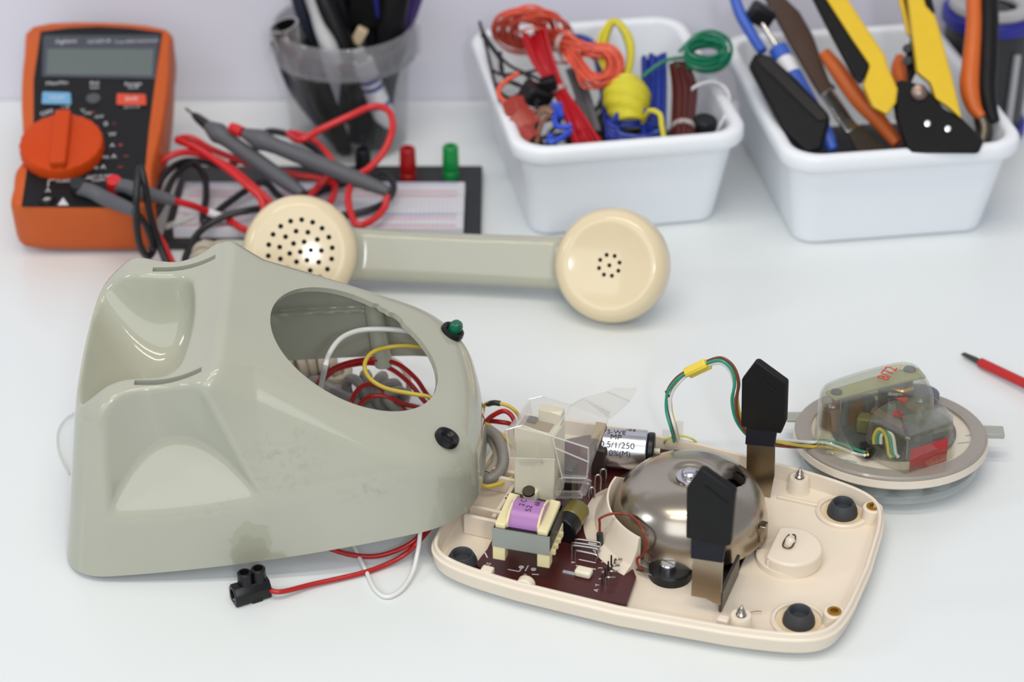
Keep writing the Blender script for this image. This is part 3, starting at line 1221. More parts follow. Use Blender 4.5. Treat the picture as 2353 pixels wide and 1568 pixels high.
for nm in (('F1', 'F2', 'F3', 'F4', 'F5'), ('F1', 'F5', 'B2', 'B1'), ('F5', 'F4', 'B3', 'B2'), ('F1', 'F2', 'BL', 'B1'), ('F4', 'G1', 'G2', 'B3'),
           ('B3', 'G2', 'K2', 'K1'), ('F4', 'S1', 'S2', 'G1'), ('S1', 'S2', 'S3', 'S4'), ('G1', 'S2', 'S3', 'G2')):
    sheet(nm)
bmw = bmesh.new()
vmap = {}
for f in cl.f:
    vs = []
    for i in f:
        key = tuple(round(c, 3) for c in cl.v[i])
        if key not in vmap:
            vmap[key] = bmw.verts.new(cl.v[i])
        vs.append(vmap[key])
    bmw.faces.new(vs)
bmesh.ops.recalc_face_normals(bmw, faces=bmw.faces)
bmw.verts.index_update()
hood = MB()
hood.v = [tuple(v.co) for v in bmw.verts]
hood.f = [tuple(v.index for v in f.verts) for f in bmw.faces]
bmw.free()
ho = hood.build('relay_cover', M_clear, base, smooth=False, solid=0.9, recalc=False, label='clear plastic lever cover over the ivory block')


def clear_bar(name, a, b, w, t):
    """clear bar between two points (square section)"""
    a, b = Vector(a), Vector(b)
    d_ = (b - a).normalized()
    s_ = d_.cross(Vector((0, 0, 1))).normalized() * w / 2
    n_ = s_.cross(d_).normalized() * t / 2
    k = MB()
    k.loft([[p + s_ + n_, p - s_ + n_, p - s_ - n_, p + s_ - n_] for p in (a, b)])
    return k.build(name, M_clear, ho)


M_edgeglint = clear_mat('milky_edge_glint', tint=(250, 250, 248), body=0.3, body_rgb=(238, 238, 236), edge=.6)
for e0, e1 in (('F1', 'F2'), ('F2', 'F3'), ('F1', 'F5'), ('F5', 'F4'), ('F4', 'S1'), ('F4', 'G1'), ('G1', 'S2'), ('S1', 'S2'), ('S2', 'S3'), ('B1', 'B2'), ('B2', 'B3'), ('F4', 'B3'), ('B3', 'K1'), ('K1', 'K2'), ('S3', 'S4'), ('S1', 'S4')):
    k = MB().tube([FV[e0], FV[e1]], 0.42, n=6, smooth=False).build('edge_glint_rod', M_edgeglint, ho)  # added milky rods paint the bright lines along the cover's edges
# clear tongue to the upper right, front catch and the box-shaped key below
t1 = [TQ(1342, 918, 9), TQ(1395, 903, 12), TQ(1447, 925, 12), TQ(1402, 965, 9)]
k = MB().add(t1 + [p + Vector((0, 0, 1.0)) for p in t1], [(0, 1, 2, 3), (7, 6, 5, 4), (0, 4, 5, 1), (1, 5, 6, 2), (2, 6, 7, 3), (3, 7, 4, 0)])
k.build('cover_tongue', M_clear, ho, smooth=False)
t2 = [TQ(1395, 903, 12), TQ(1410, 897, 13), TQ(1463, 897, 13), TQ(1447, 925, 12)]
k = MB().add(t2 + [p + Vector((0, 0, 1.2)) for p in t2], [(0, 1, 2, 3), (7, 6, 5, 4), (0, 4, 5, 1), (1, 5, 6, 2), (2, 6, 7, 3), (3, 7, 4, 0)])
k.build('cover_tongue', M_clear, ho, smooth=False)
f1, f2 = TQ(1200, 1064, q0 - 1.5), TQ(1246, 1062, q0 - 1.5)
clear_bar('cover_catch', f1, f2, 2.6, 2.4)
kx = [TQ(1280, 1137, q0 - 2), TQ(1337, 1137, q0 - 2), TQ(1352, 1103, q0 + 1), TQ(1292, 1100, q0 + 1)]
for i in range(4):
    clear_bar('cover_key', kx[i], kx[(i + 1) % 4], 1.8, 3.2)

# --- big aluminium capacitor lying at the back
ca, cb = T(1384, 1028, 17.4), T(1487, 1036, 17.4)
ax = (cb - ca).normalized()
can = MB().cyl(ca, cb, 9.6, n=56).build('capacitor', M_alu, base, bevel=0.5)
MB().cyl(cb, cb + ax * 3.4, 8.8, n=40).build('capacitor_end', M_black, can, bevel=0.8)
MB().cyl(cb + ax * 3, cb + ax * 6, 1.5, n=16).build('capacitor_terminal', M_nylon, can)
yq = Vector((0, 0, 1)).cross(ax).normalized()
for s_, along, th, sz in (('-02', 13, -0.25, 3.6), ('S-WE', 6.5, 0.08, 3.8), ('MP', 6.5, 0.42, 4.2), ('0.5/1/250', 7.5, 0.82, 4.3), ('10%(M)', 8, 1.22, 3.9)):
    n_ = Vector((0, 0, 1)) * math.cos(th) - yq * math.sin(th)
    up = n_.cross(ax)
    M_ = Matrix((ax, up, n_)).transposed().to_4x4()
    M_.translation = ca + ax * along + n_ * 9.66
    o_ = lettering('capacitor_lettering', s_, sz, M_, M_ink, base, world=False)
    o_.parent = can
ta, tb = ca - ax * 1.5, ca - ax * 5
MB().box(tuple(ca - ax * 1.5 + Vector((0, 1, 5.5))), (5, 9, 11), Matrix.Rotation(0.5, 3, 'X')).build('paper_wrap', M_tape, base, bevel=0.3)
cc = T(1377, 1090, 7.8)
MB().box((cc.x, cc.y, 15), (6.5, 5, 16)).build('dark_component', mat('dark_brown_case', (52, 44, 38), rough=0.4), base, bevel=0.5)

# --- clear comb holding the dial wires at the back
for px, py, h in ((1530, 1022, 8), (1560, 1026, 14)):
    A = T(px, py, 7.8)
    MB().box((A.x, A.y, 8 + h / 2), (3.4, 2.0, h)).build('wire_comb', M_clear, base, bevel=0.3)

# --- cradle switch plungers
QH = 45.0


def plunger(pts, sleeve, strip, q, thick=4.2):
    f = [TQ(x, y, q) for x, y in pts]
    g = [p + Vector((0, thick, 0)) for p in f]
    n = len(f)
    k = MB()
    k.add(f + g, [tuple(range(n)), tuple(range(2 * n - 1, n - 1, -1))] + [(i, n + i, n + (i + 1) % n, (i + 1) % n) for i in range(n)])
    o = k.build('switch_plunger', M_hook, base, bevel=0.7)
    r = MB()
    a_, b_ = f[0], f[1]
    # slanting rib across the face
    top, right = f[2], f[3]
    m0 = TQ(pts[1][0] + 12, pts[1][1] + 36, q)
    m1 = TQ(pts[3][0] - 17, pts[3][1] + 26, q)
    r.tube([m0, m1], 0.55, n=8, smooth=False)
    r.build('plunger_rib', M_hook, o)
    s_ = [TQ(x, y, q + 0.6) for x, y in sleeve]
    g = [p + Vector((0, thick - 1.2, 0)) for p in s_]
    k = MB()
    k.add(s_ + g, [(0, 1, 2, 3), (7, 6, 5, 4), (0, 4, 5, 1), (1, 5, 6, 2), (2, 6, 7, 3), (3, 7, 4, 0)])
    k.build('plunger_sleeve', M_hook2, o, bevel=0.3)
    s_ = [TQ(x, y, q + 1.6) for x, y in strip]
    n = len(s_)
    g = [p + Vector((0, 1.1, 0)) for p in s_]
    k = MB()
    k.add(s_ + g, [tuple(range(n)), tuple(range(2 * n - 1, n - 1, -1))] + [(i, n + i, n + (i + 1) % n, (i + 1) % n) for i in range(n)])
    k.build('switch_strip', M_stripm, o)
    return o


p_near = plunger([(1577, 1124), (1607, 1081), (1618, 1082), (1689, 1132), (1678, 1255), (1666, 1257), (1590, 1240), (1576, 1238)],
                 [(1588, 1236), (1666, 1256), (1659, 1295), (1587, 1284)],
                 [(1592, 1284), (1661, 1294), (1655, 1392), (1640, 1386), (1623, 1376), (1588, 1370)], -QH)
p_far = plunger([(1704, 874), (1734, 834), (1742, 834), (1808, 882), (1805, 972), (1794, 998), (1712, 984), (1702, 981)],
                [(1715, 978), (1783, 996), (1778, 1028), (1712, 1022)],
                [(1716, 1022), (1780, 1028), (1779, 1094), (1768, 1150), (1750, 1200), (1714, 1180)], QH)
# bracket under the bell that carries both strips
m = MB()
a_, b_ = TQ(1640, 1300, -38), TQ(1690, 1375, -38)
w0 = Vector((-56, -44, 5.2))
m.box((-57, 0, 6.0), (14, 68, 1.6))
m.box((-50.2, -28, 11), (1.4, 28, 11))
m.build('switch_bracket', M_dsteel, base, bevel=0.3)
m = MB()
e = T(1738, 1240, 12)
m.box((e.x, e.y, 13), (5, 3.0, 12))
m.box((e.x + 2.6, e.y + 1, 16), (3.0, 5.0, 9))
m.build('hammer_tab', M_stripm, base, bevel=0.4)

# --- black coil lug with a screw in front of the bell, its tag and the red-brown wire
c = T(1540, 1322, 5)
lug_o = MB().lathe([(0, 5), (9.6, 5), (9.6, 9.0), (8.8, 9.8), (0, 9.8)], (c.x, c.y, 0), n=48).build('coil_lug', M_black, base)
MB().box((c.x + 3.5, c.y + 11, 7.4), (20, 4.5, 4.6), Matrix.Rotation(.1, 3, 'Z')).build('coil_plate', M_black, lug_o, bevel=0.5)
sc2 = MB().lathe([(0, 9.6), (3.6, 9.6), (3.6, 12.2), (3.0, 12.8), (0, 12.8)], (c.x - .8, c.y - 1.4, 0), n=28).build('lug_screw', M_alu, lug_o)
boolean_cut(sc2, MB().box((c.x - .8, c.y - 1.4, 13), (9, 0.8, 1.6), Matrix.Rotation(-0.3, 3, 'Z')))
e1, e2 = T(1473, 1308, 8), T(1510, 1322, 8)
MB().box(tuple(e1.lerp(e2, .5)), ((e2 - e1).length + 3, 3.0, 0.7), Matrix.Rotation(math.atan2((e2 - e1).y, (e2 - e1).x), 3, 'Z')).build('solder_tag', M_tin, base)
pb_ = T(1380, 1260, 7.8)
MB().cyl(pb_, pb_ + Vector((-0.6, 0, 8)), 1.5, n=16).build('pin_sleeve', M_sleeve, base)
top = pb_ + Vector((-0.6, 0, 8))
g_ = T(1432, 1181, 26)
MB().tube([top, top + Vector((-.4, 1, 5)), T(1379, 1192, 23), T(1402, 1182, 25), g_, T(1456, 1190, 27), T(1477, 1220, 26), T(1486, 1252, 21), T(1476, 1276, 15),
           T(1464, 1285, 12.0), T(1467, 1300, 10), T(1476, 1310, 8.6)], 0.6, n=8).build('coil_wire', M_copper, base)
# loose hair of copper near the front screw post
MB().tube([T(1710, 1417, 5.6), T(1725, 1408, 6.2), T(1740, 1405, 6.6), T(1750, 1406, 6.4)], 0.18, n=6).build('copper_strand', M_copper, base)
# small button foot under the near rim
f_ = T(1687, 1476, 0)
MB().cyl((f_.x, f_.y + 3, 0), (f_.x, f_.y + 3, 4), 4, n=24).build('under_foot', M_nylon, base)
for pp in ((-30, 40), (-160, -40), (-160, 40)):
    MB().cyl((pp[0], pp[1], 0), (pp[0], pp[1], 4), 4, n=24).build('under_foot', M_nylon, base)
# ================================================================== rotary dial lying face down
DL_N = Vector((-0.017, 0.095, 0.995)).normalized()
DL_C = Vector((179.3, 850.6, 17.0))
DL_M = frame(DL_C, Vector((1, 0, 0.017)), DL_N.cross(Vector((1, 0, 0.017))))
DL_I = DL_M.inverted()
dial = thing('rotary_dial', 'rotary telephone dial lying face down with its clear mechanism cover upwards', 'telephone dial', M=DL_M)


def D(px, py, h):
    """photo pixel at height h over the dial ring -> dial coordinates"""
    d_ = DL_I.to_3x3() @ Vector(ray(px, py))
    o = DL_I @ Vector((0, 0, CAM_H))
    return o + d_ * ((h - o.z) / d_.z)


M_ring = mat('dial_ring_grey', (154, 147, 138), rough=0.25, var=0.05, coat=0.3)
M_ringc = mat('dial_ring_cream', (222, 212, 196), rough=0.3, var=0.04)
M_plate = mat('dial_plate_grey', (104, 110, 114), rough=0.42, metal=0.3, var=0.15, scale=80)
M_lug = mat('lug_grey', (164, 168, 158), rough=0.3, var=0.06)
M_cover = clear_mat('dial_cover_clear', tint=(244, 245, 240), body=0.035, body_rgb=(206, 206, 192), edge=0.5)
M_wheel = clear_mat('dial_wheel_clear', tint=(250, 251, 250), body=0.2, body_rgb=(222, 228, 224), edge=0.5)
M_olbar = mat('olive_lever', (176, 176, 112), rough=0.4, var=0.1)
M_brown = mat('brown_coil', (120, 78, 34), rough=0.35, var=0.15)
M_copbar = mat('copper_bar', (176, 128, 104), rough=0.35, metal=0.5, var=0.1)
M_red = mat('red_sticker', (178, 22, 26), rough=0.3, var=0.06)
M_redink = mat('red_ink', (206, 34, 30), rough=0.5)
M_teal = mat('teal_print', (146, 182, 172), rough=0.5)
MB().lathe([(37.6, 0), (44.2, 0), (45, -0.8), (45, -1.8), (45.0, -5.6), (44.0, -6.4), (37.6, -6.4)], n=128, closed=True).build('dial_ring', M_ring, dial)
MB().lathe([(44.6, -1.9), (45.5, -2.1), (45.7, -5.4), (45.0, -6.2), (44.6, -6.2)], n=128, closed=True).build('ring_edge', M_ringc, dial)
MB().lathe([(0, -1.8), (37.8, -1.8), (37.8, -4), (0, -4)], n=96).build('number_plate', M_ringc, dial)
MB().lathe([(0, -0.2), (28, -0.2), (29.5, -0.6), (29.5, -2), (0, -2)], (1.5, 2.5, 0), n=96).build('back_plate', M_plate, dial)
MB().lathe([(0, -4), (35, -4), (35, -9), (33, -9.2), (33, -11.6), (0, -11.6)], n=64).build('hub', M_plate, dial)
wh = MB().lathe([(0, -11.4), (39.5, -11.4), (41.4, -12.2), (42, -15.2), (41.2, -16.2), (0, -16.2)], n=128).build('finger_wheel', M_wheel, dial)
cutm = []
for k in range(10):
    a = math.radians(-170 + 30 * k)
    boolean_cut(wh, MB().cyl((30 * math.cos(a), 30 * math.sin(a), -19), (30 * math.cos(a), 30 * math.sin(a), -8), 6.3, n=24))
wh.data.materials.clear()
wh.data.materials.append(M_wheel)
# fixing lugs left and right
a, b = D(1808, 962, -1.5), D(1852, 955, -1.5)
MB().box(((a.x + b.x) / 2, (a.y + b.y) / 2, -1.6), ((b - a).length, 8, 1.6)).build('fixing_lug', M_lug, dial, bevel=0.4)
a, b = D(2306, 996, -1.5), D(2255, 985, -1.5)
MB().box(((a.x + b.x) / 2, (a.y + b.y) / 2, -2.2), ((b - a).length, 8.5, 2.6), Matrix.Rotation(-0.1, 3, 'Z')).build('fixing_lug', M_lug, dial, bevel=0.4)


def cover_box(name, pix, h0, h1, m, parent, r=3.0, open_bottom=True):
    """a moulded hood: outline given at its top, rounded over along the upper edge"""
    pl = [D(x, y, h1) for x, y in pix]
    pl = [np.array((p.x, p.y)) for p in pl]
    pl = catmull(pl, 5, True)
    ar = sum(pl[i][0] * pl[(i + 1) % len(pl)][1] - pl[(i + 1) % len(pl)][0] * pl[i][1] for i in range(len(pl)))
    if ar < 0:
        pl = pl[::-1]
    c_ = sum(pl) / len(pl)
    n = len(pl)
    nr = []
    for i in range(n):
        t = pl[(i + 1) % n] - pl[i - 1]
        t = t / max(np.linalg.norm(t), 1e-6)
        nr.append(np.array((t[1], -t[0])))

    def ring(off, z):
        return [(pl[i][0] + nr[i][0] * off, pl[i][1] + nr[i][1] * off, z) for i in range(n)]
    rg = [ring(1.6, h0), ring(0.9, h0 + (h1 - h0) * .5)]
    for k in range(6):
        a_ = k / 5 * PI / 2
        rg.append(ring(-r * (1 - math.cos(a_)), h1 - r * (1 - math.sin(a_))))
    k = MB().loft(rg, cap0=False)
    return k.build(name, m, parent, solid=1.0, recalc=False)


hood_hi = cover_box('mechanism_cover', [(1884, 912), (1886, 888), (1905, 872), (1960, 853), (2030, 834), (2075, 827), (2110, 836), (2135, 868), (2146, 905), (2120, 918), (2080, 908), (2040, 902), (1985, 915), (1930, 930), (1896, 928)], 0, 26, M_cover, dial)
hood_lo = cover_box('mechanism_cover', [(1996, 960), (2040, 922), (2100, 910), (2150, 912), (2180, 938), (2190, 968), (2150, 985), (2092, 1006), (2078, 1004), (2030, 980)], 0, 18.0, M_cover, dial, r=2.0)
# what shows through the cover
a, b = D(1920, 904, 20), D(2075, 862, 20)
v_ = (b - a).normalized()
s_ = Vector((-v_.y, v_.x, 0))
k = MB()
k.prism([tuple((p)[:2]) for p in (a - s_ * 4.2 - v_ * 3, b - s_ * 5, b + v_ * 9 - s_ * 6, b + v_ * 11 + s_ * 3, b + s_ * 6, a + s_ * 4.2 - v_ * 3)], 18.5, 20)
k.build('governor_lever', M_olbar, dial, bevel=0.4)
for (px, py), r in (((1922, 903), 2.8), ((2090, 851), 3.2)):
    c = D(px, py, 20)
    MB().lathe([(0, 0), (r, 0), (r * .9, 1.0), (0, 1.2)], c, n=24).build('lever_screw', M_dsteel, dial)
    MB().cyl((c.x, c.y, 0), (c.x, c.y, 18.6), 2.2, n=16).build('lever_post', M_brown, dial)
c = D(2073, 898, 14)
MB().tube([D(2050, 892, 15), D(2073, 899, 14.5), D(2098, 893, 15)], 1.1, n=8).build('gold_spring', mat('gold_contact', (232, 178, 40), rough=0.25, metal=0.8), dial)
for px, py, h, r, L, m_ in ((1906, 950, 6, 4.5, 9, M_brown), (1965, 935, 8, 5.0, 12, M_brown), (1942, 944, 7, 2.2, 13, M_plate), (1990, 935, 7, 4.2, 12, M_plate), (2060, 905, 4, 9, 8, M_dsteel), (2110, 915, 3, 10, 6, M_plate)):
    c = D(px, py, h)
    MB().lathe([(0, 0), (r, 0), (r, L), (r * .7, L + .8), (0, L + .8)], (c.x, c.y, -.3), n=28).build('gear_drum', m_, dial)
for (xa, ya), (xb, yb) in (((2008, 945), (2078, 982)), ((2068, 922), (2125, 950))):
    a, b = D(xa, ya, 9), D(xb, yb, 9)
    MB().tube([a, b], 2.3, n=8, smooth=False).build('copper_bar', M_copbar, dial)
a, b = D(2082, 980, 10), D(2182, 955, 10)
d_ = (b - a)
MB().box(tuple((a + b) / 2 + Vector((0, 3, -3))), (d_.length, 9, 9), Matrix.Rotation(math.atan2(d_.y, d_.x), 3, 'Z')).build('contact_block', M_wheel, dial, bevel=0.8, label='clear contact block')
MB().box(tuple((a + b) / 2 + Vector((0, 3, -8))), (d_.length - 1, 10, 2.4), Matrix.Rotation(math.atan2(d_.y, d_.x), 3, 'Z')).build('contact_base', mat('dark_brown_base', (84, 62, 48), rough=0.45), dial)
c = D(1990, 970, 5)
MB().box((c.x + 2, c.y, 4), (12, 8, 8), Matrix.Rotation(-.3, 3, 'Z')).build('gear_drum', mat('translucent_olive', (128, 122, 70), rough=0.3), dial, bevel=1.0)
c = D(2045, 985, 3)
MB().box((c.x, c.y, 3), (16, 7, 6), Matrix.Rotation(-.45, 3, 'Z')).build('contact_base', M_brown, dial, bevel=0.6)
# red label on the front wall of the low cover, black plug with its wires
a, b = D(2086, 1079, -0.1), D(2172, 1051, -0.1)
at_, bt = a + Vector((0, 0.5, 11.8)), b + Vector((0, 0.5, 11.8))
off = Vector((0.02, -2.3, 0))
a, b, bt, at_ = (p + Vector((0.1, -2.8, -0.4)) for p in (a, b, bt, at_))
k = MB().add([a, b, bt, at_] + [p + Vector((0.1, 0.5, 0)) for p in (a, b, bt, at_)], [(0, 1, 2, 3), (7, 6, 5, 4), (0, 4, 5, 1), (1, 5, 6, 2), (2, 6, 7, 3), (3, 7, 4, 0)])
k.build('red_label', M_red, dial, smooth=False)
c = D(2004, 1050, 0)
MB().box((c.x, c.y + 2.5, 2.6), (9.6, 7.0, 6), Matrix.Rotation(0.35, 3, 'Z')).build('black_plug', M_black, dial, bevel=0.8)
M_wy = mat('wire_yellow', (216, 190, 74), rough=0.38, var=0.05)
M_wg = mat('wire_green', (52, 152, 124), rough=0.36, var=0.05)
M_wb = mat('wire_brown', (122, 66, 44), rough=0.38, var=0.05)
M_ww = mat('wire_white', (226, 226, 224), rough=0.36, var=0.03)
M_wr = mat('wire_red', (176, 26, 26), rough=0.3, var=0.05)
for m_, dx in ((M_wy, 0), (M_wg, 1.5), (M_ww, 3.2)):
    c = D(2016, 1022, 4)
    MB().tube([(c.x + dx - 2, c.y - 2.5, 4), (c.x + dx - 1.8, c.y - .5, 9), (c.x + dx + .4, c.y, 12.2 - dx * .6), (c.x + dx + 3.4, c.y - 1.2, 9), (c.x + dx + 4.6, c.y - 5, 2), (c.x + dx + 6, c.y - 6.5, .6)], 0.9, n=8).build('terminal_wire', m_, dial)
for px, py, ro in ((2215, 1018, .2), (1955, 1060, -.5), (2232, 1000, .3)):
    c = D(px, py, -1.75)
    MB().box((c.x, c.y, -1.76), (6, 1.0, 0.1), Matrix.Rotation(ro, 3, 'Z')).build('plate_print', M_teal, dial)
# red handwriting stamps on the covers
for s_, px, py, h, sz, ro in (('8/72', 2040, 858, 26.1, 8.2, 1.08), ('JO', 2064, 950, 18.1, 6.0, 1.25), ('>', 2082, 922, 18.1, 5.0, 1.25)):
    c = D(px, py, h)
    M_ = Matrix.Translation(c) @ Matrix.Rotation(ro - (PI / 2 if s_ == '>' else 0), 4, 'Z')
    if s_ == '>':
        t3 = [D(2054, 914, 18.2), D(2086, 913, 18.2), D(2080, 928, 18.2)]
        MB().add(t3, [(0, 1, 2)]).build('red_mark', M_redink, dial, smooth=False)
        continue
    lettering('red_mark', s_, sz, M_, M_redink, dial, world=False, extrude=0.03)

# ================================================================== four-wire harness from base to dial
W = lambda v: np.array(tuple(TM @ Vector(v)))
DW = lambda v: np.array(tuple(DL_M @ Vector(v)))
hq = 62
path = [W(T(1556, 1020, 9)), W(TQ(1548, 985, 57)), W(TQ(1537, 945, 60)), W(TQ(1538, 905, 62)), W(TQ(1556, 876, 63)), W(TQ(1582, 856, 64)), W(TQ(1624, 836, 64)),
        W(TQ(1656, 829, 63)), W(TQ(1680, 846, 62)), W(TQ(1692, 880, 60)), W(TQ(1688, 920, 58)), W(TQ(1698, 965, 56)), W(TQ(1725, 1000, 55)), W(TQ(1760, 1014, 55)),
        W(TQ(1800, 1019, 57)), P(1850, 1022, 20), P(1895, 1020, 19), P(1935, 1028, 18), P(1968, 1038, 18), DW(D(1990, 1042, 3.5))]
har = thing('wire_harness', 'four twisted coloured wires arching from the base tray to the dial', 'wire harness', loc=tuple(path[0] * np.array([1, 1, 0])))
phase = [0.0, .1, .3, .6, .9, 1.1, 1.3, 1.6, 2.0, 2.5, 3.0, 3.5, 3.9, 4.2, 4.6, 5.3, 6.0, 6.7, 7.2, 7.6]
spread = [1.3, 1.3, 1.4, 1.4, 1.3, 1.0, 1.0, 1.3, 1.3, 1.4, 1.4, 1.3, 1.3, 1.3, 1.4, 1.5, 1.5, 1.5, 1.4, 1.1]
for j, m_ in enumerate((M_wy, M_wb, M_wg, M_ww)):
    pts = []
    for i, p in enumerate(path):
        t = path[min(i + 1, len(path) - 1)] - path[max(i - 1, 0)]
        t = t / np.linalg.norm(t)
        a = np.cross(t, (0.2, -0.8, .5))
        a /= np.linalg.norm(a)
        b = np.cross(t, a)
        an = phase[i] + j * PI / 2
        pts.append(p + (a * math.cos(an) + b * math.sin(an)) * spread[i])
    MB().tube(pts, 0.72, n=8, sub=6).build('wire', m_, har, world=True)
a, b = path[5], path[6]
t = (b - a) / np.linalg.norm(b - a)
M_ycol = mat('yellow_ferrule', (238, 212, 70), rough=0.35, var=0.04)
cm = MB()
cm.M = frame((a + b) / 2, t, (0, -0.6, .8))
Lc = np.linalg.norm(b - a) + 1.5
cm.box((0, 0, 0), (Lc, 6.2, 3.6))
cm.box((0, 1.6, 1.5), (Lc, 2.2, 2.0))
cm.box((0, -1.6, 1.5), (Lc, 2.2, 2.0))
cm.build('yellow_collar', M_ycol, har, world=True, bevel=0.5)
MB().tube([W(T(1525, 1022, 9)), W(T(1533, 1010, 16)), W(T(1562, 1002, 17)), W(T(1592, 1010, 16)), W(T(1610, 1030, 9))], 0.55, n=8).build('thin_wire', mat('wire_lime', (206, 204, 70), rough=.4), har, world=True)
MB().tube([W(TQ(1536, 912, 62)), W(TQ(1533, 905, 62)), W(TQ(1531, 899, 62))], 0.8, n=6).build('wire_knot', M_dsteel, har, world=True)

# ================================================================== screwdriver at the right edge
a, b = P(2213, 813, 2.6), P(2262, 838, 3.2)
dv = (b - a) / np.linalg.norm(b - a)
scr = thing('screwdriver', 'red insulated screwdriver with bare steel tip lying on the desk', 'screwdriver', loc=tuple(a * np.array([1, 1, 0])))
M_redp = mat('red_insulation', (186, 30, 26), rough=0.35, var=0.04)
k = MB()
nrm = np.cross(dv, (0, 0, 1))
upv = np.cross(nrm, dv)
rg = []
for s, wd_, th in ((0, 1.7, .5), (3, 1.6, 1.0), (7, 1.5, 1.5), (14, 1.6, 1.6)):
    c = a + dv * s
    rg.append([c + nrm * (wd_ * math.cos(q)) + upv * (th * math.sin(q)) for q in np.linspace(0, 2 * PI, 20, endpoint=False)])
k.loft(rg).build('blade_tip', M_dsteel, scr, world=True)
MB().cyl(a + dv * 11.5, a + dv * 60 + np.array([0, 0, 1.5]), 2.5, n=24).build('insulated_shaft', M_redp, scr, world=True, bevel=0.3)
h0 = a + dv * 60 + np.array([0, 0, 1.5])
MB().lathe([(0, 0), (4, 0), (6, 4), (7, 14), (6, 24), (8.5, 40), (9.4, 70), (8, 84), (0, 86)], h0 + np.array([0, 0, 5.2]), dv, 28).build('handle', M_redp, scr, world=True)
# ================================================================== terminal block, loose wires, cords
tb0, tb1 = P(534, 1399, 0), P(616, 1374, 0)
dx = tb1 - tb0
TBM = Matrix.Translation(Vector((tb0 + tb1) / 2 + np.array([0, 3.4, 0]))) @ Matrix.Rotation(math.atan2(dx[1], dx[0]), 4, 'Z')
tb = thing('terminal_block', 'small black two-screw terminal block on the desk before the housing', 'terminal block', M=TBM)
TL = float(np.linalg.norm(dx))
k = MB()
hexp = [(-4.2, 0.6), (-2.6, 0), (2.6, 0), (4.2, 0.6), (4.6, 6.0), (2.4, 9.0), (-2.4, 9.0), (-4.6, 6.0)]
n = len(hexp)
for x0, x1 in ((-TL / 2, TL / 2),):
    vs = [(x0, y, z) for y, z in hexp] + [(x1, y, z) for y, z in hexp]
    k.add(vs, [tuple(range(n))[::-1], tuple(range(n, 2 * n))] + [(i, (i + 1) % n, n + (i + 1) % n, n + i) for i in range(n)])
bo = k.build('body', M_black, tb, bevel=0.4)
boolean_cut(bo, MB().cyl((-TL / 2 - 2, 0, 4.4), (-TL / 2 + 6, 0, 4.4), 2.9, n=20))
for x in (-TL * .12, TL * .26):
    t_ = MB().lathe([(0, 7), (3.3, 7), (3.2, 14.4), (2.7, 14.8), (2.1, 14.8), (2.0, 11.5), (0, 11.5)], (x, 0.4, 0), n=28).build('screw_tower', M_black, tb)
    MB().lathe([(0, 11.4), (1.7, 11.4), (1.7, 12.2), (0, 12.2)], (x, .4, 0), n=16).build('screw', M_dsteel, t_)
MB().box((1.5, -3.2, 1.2), (5, 2.4, 2.4)).build('mounting_foot', M_black, tb, bevel=0.3)
MB().cyl((-TL / 2 + .2, -.8, 2.4), (-TL / 2 + 3, 0, 3), 0.7, n=10).build('copper_end', M_copbar, tb)


def wire(name, label, cat, pts, r, m, sub=8, n=10, group=None):
    return tag(MB().tube(pts, r, n=n, sub=sub).build(name, m), label, cat, group)


te = TBM @ Vector((TL / 2 - 2, 0, 4.6))
wire('red_wire', 'red wire running from the black terminal block to the base tray', 'wire',
     [np.array(te), P(640, 1361, 4), P(720, 1343, 2), P(830, 1318, 1.6), P(892, 1296, 2), P(935, 1271, 5), P(960, 1246, 10), P(985, 1218, 9), P(1010, 1180, 7)], 1.15, M_wr)
wire('red_wire', 'short red wire curving out under the front edge of the housing', 'wire',
     [P(700, 1240, 8), P(760, 1262, 4), P(810, 1276, 2.5), P(860, 1279, 3), P(905, 1268, 5), P(945, 1248, 9), P(968, 1225, 11), P(990, 1190, 9)], 1.15, M_wr)
wire('white_wire', 'white wire hanging in a loop below the front edge of the housing', 'wire',
     [P(975, 1190, 16), P(966, 1222, 15), P(961, 1262, 8), P(948, 1316, 3), P(922, 1356, 1.5), P(889, 1372, 1.2), P(862, 1355, 1.2), P(842, 1315, 1.4), P(824, 1278, 2), P(812, 1255, 3), P(795, 1225, 4)], 1.05, M_ww)
# clear filament beside the housing's back
wire('clear_filament', 'thin clear plastic filament bent round the left end of the housing', 'filament',
     [P(160, 1090, 1.2), P(140, 1050, 1.2), P(132, 1015, 1.2), P(136, 985, 1.2), P(152, 962, 1.2), P(180, 945, 1.2)], 0.55, clear_mat('filament_clear', body=.3))

# inside the housing
M_cord = mat('cord_beige', (178, 168, 150), rough=0.42, var=0.06)
M_cordg = mat('cord_grey', (140, 136, 130), rough=0.42, var=0.06)
wire('white_wire', 'white wire arching inside the dial opening of the housing', 'wire',
     [P(715, 945, 1.6), P(733, 908, 6), SL(746, 850, 8), SL(756, 815, 20), SL(778, 783, 32), SL(808, 765, 40), SL(850, 757, 45), SL(910, 758, 46), SL(955, 767, 45), SL(1010, 800, 40), SL(1060, 860, 36)], 1.3, M_ww)
wire('yellow_wire', 'yellow wire looping inside the dial opening of the housing', 'wire',
     [SL(1050, 850, 30), SL(1030, 825, 36), SL(990, 803, 42), SL(940, 795, 46), SL(893, 798, 47), SL(855, 811, 42), SL(838, 838, 34), SL(848, 868, 26), SL(885, 892, 20), SL(945, 905, 15), SL(985, 912, 13), SL(1030, 930, 10)], 1.05, M_wy)
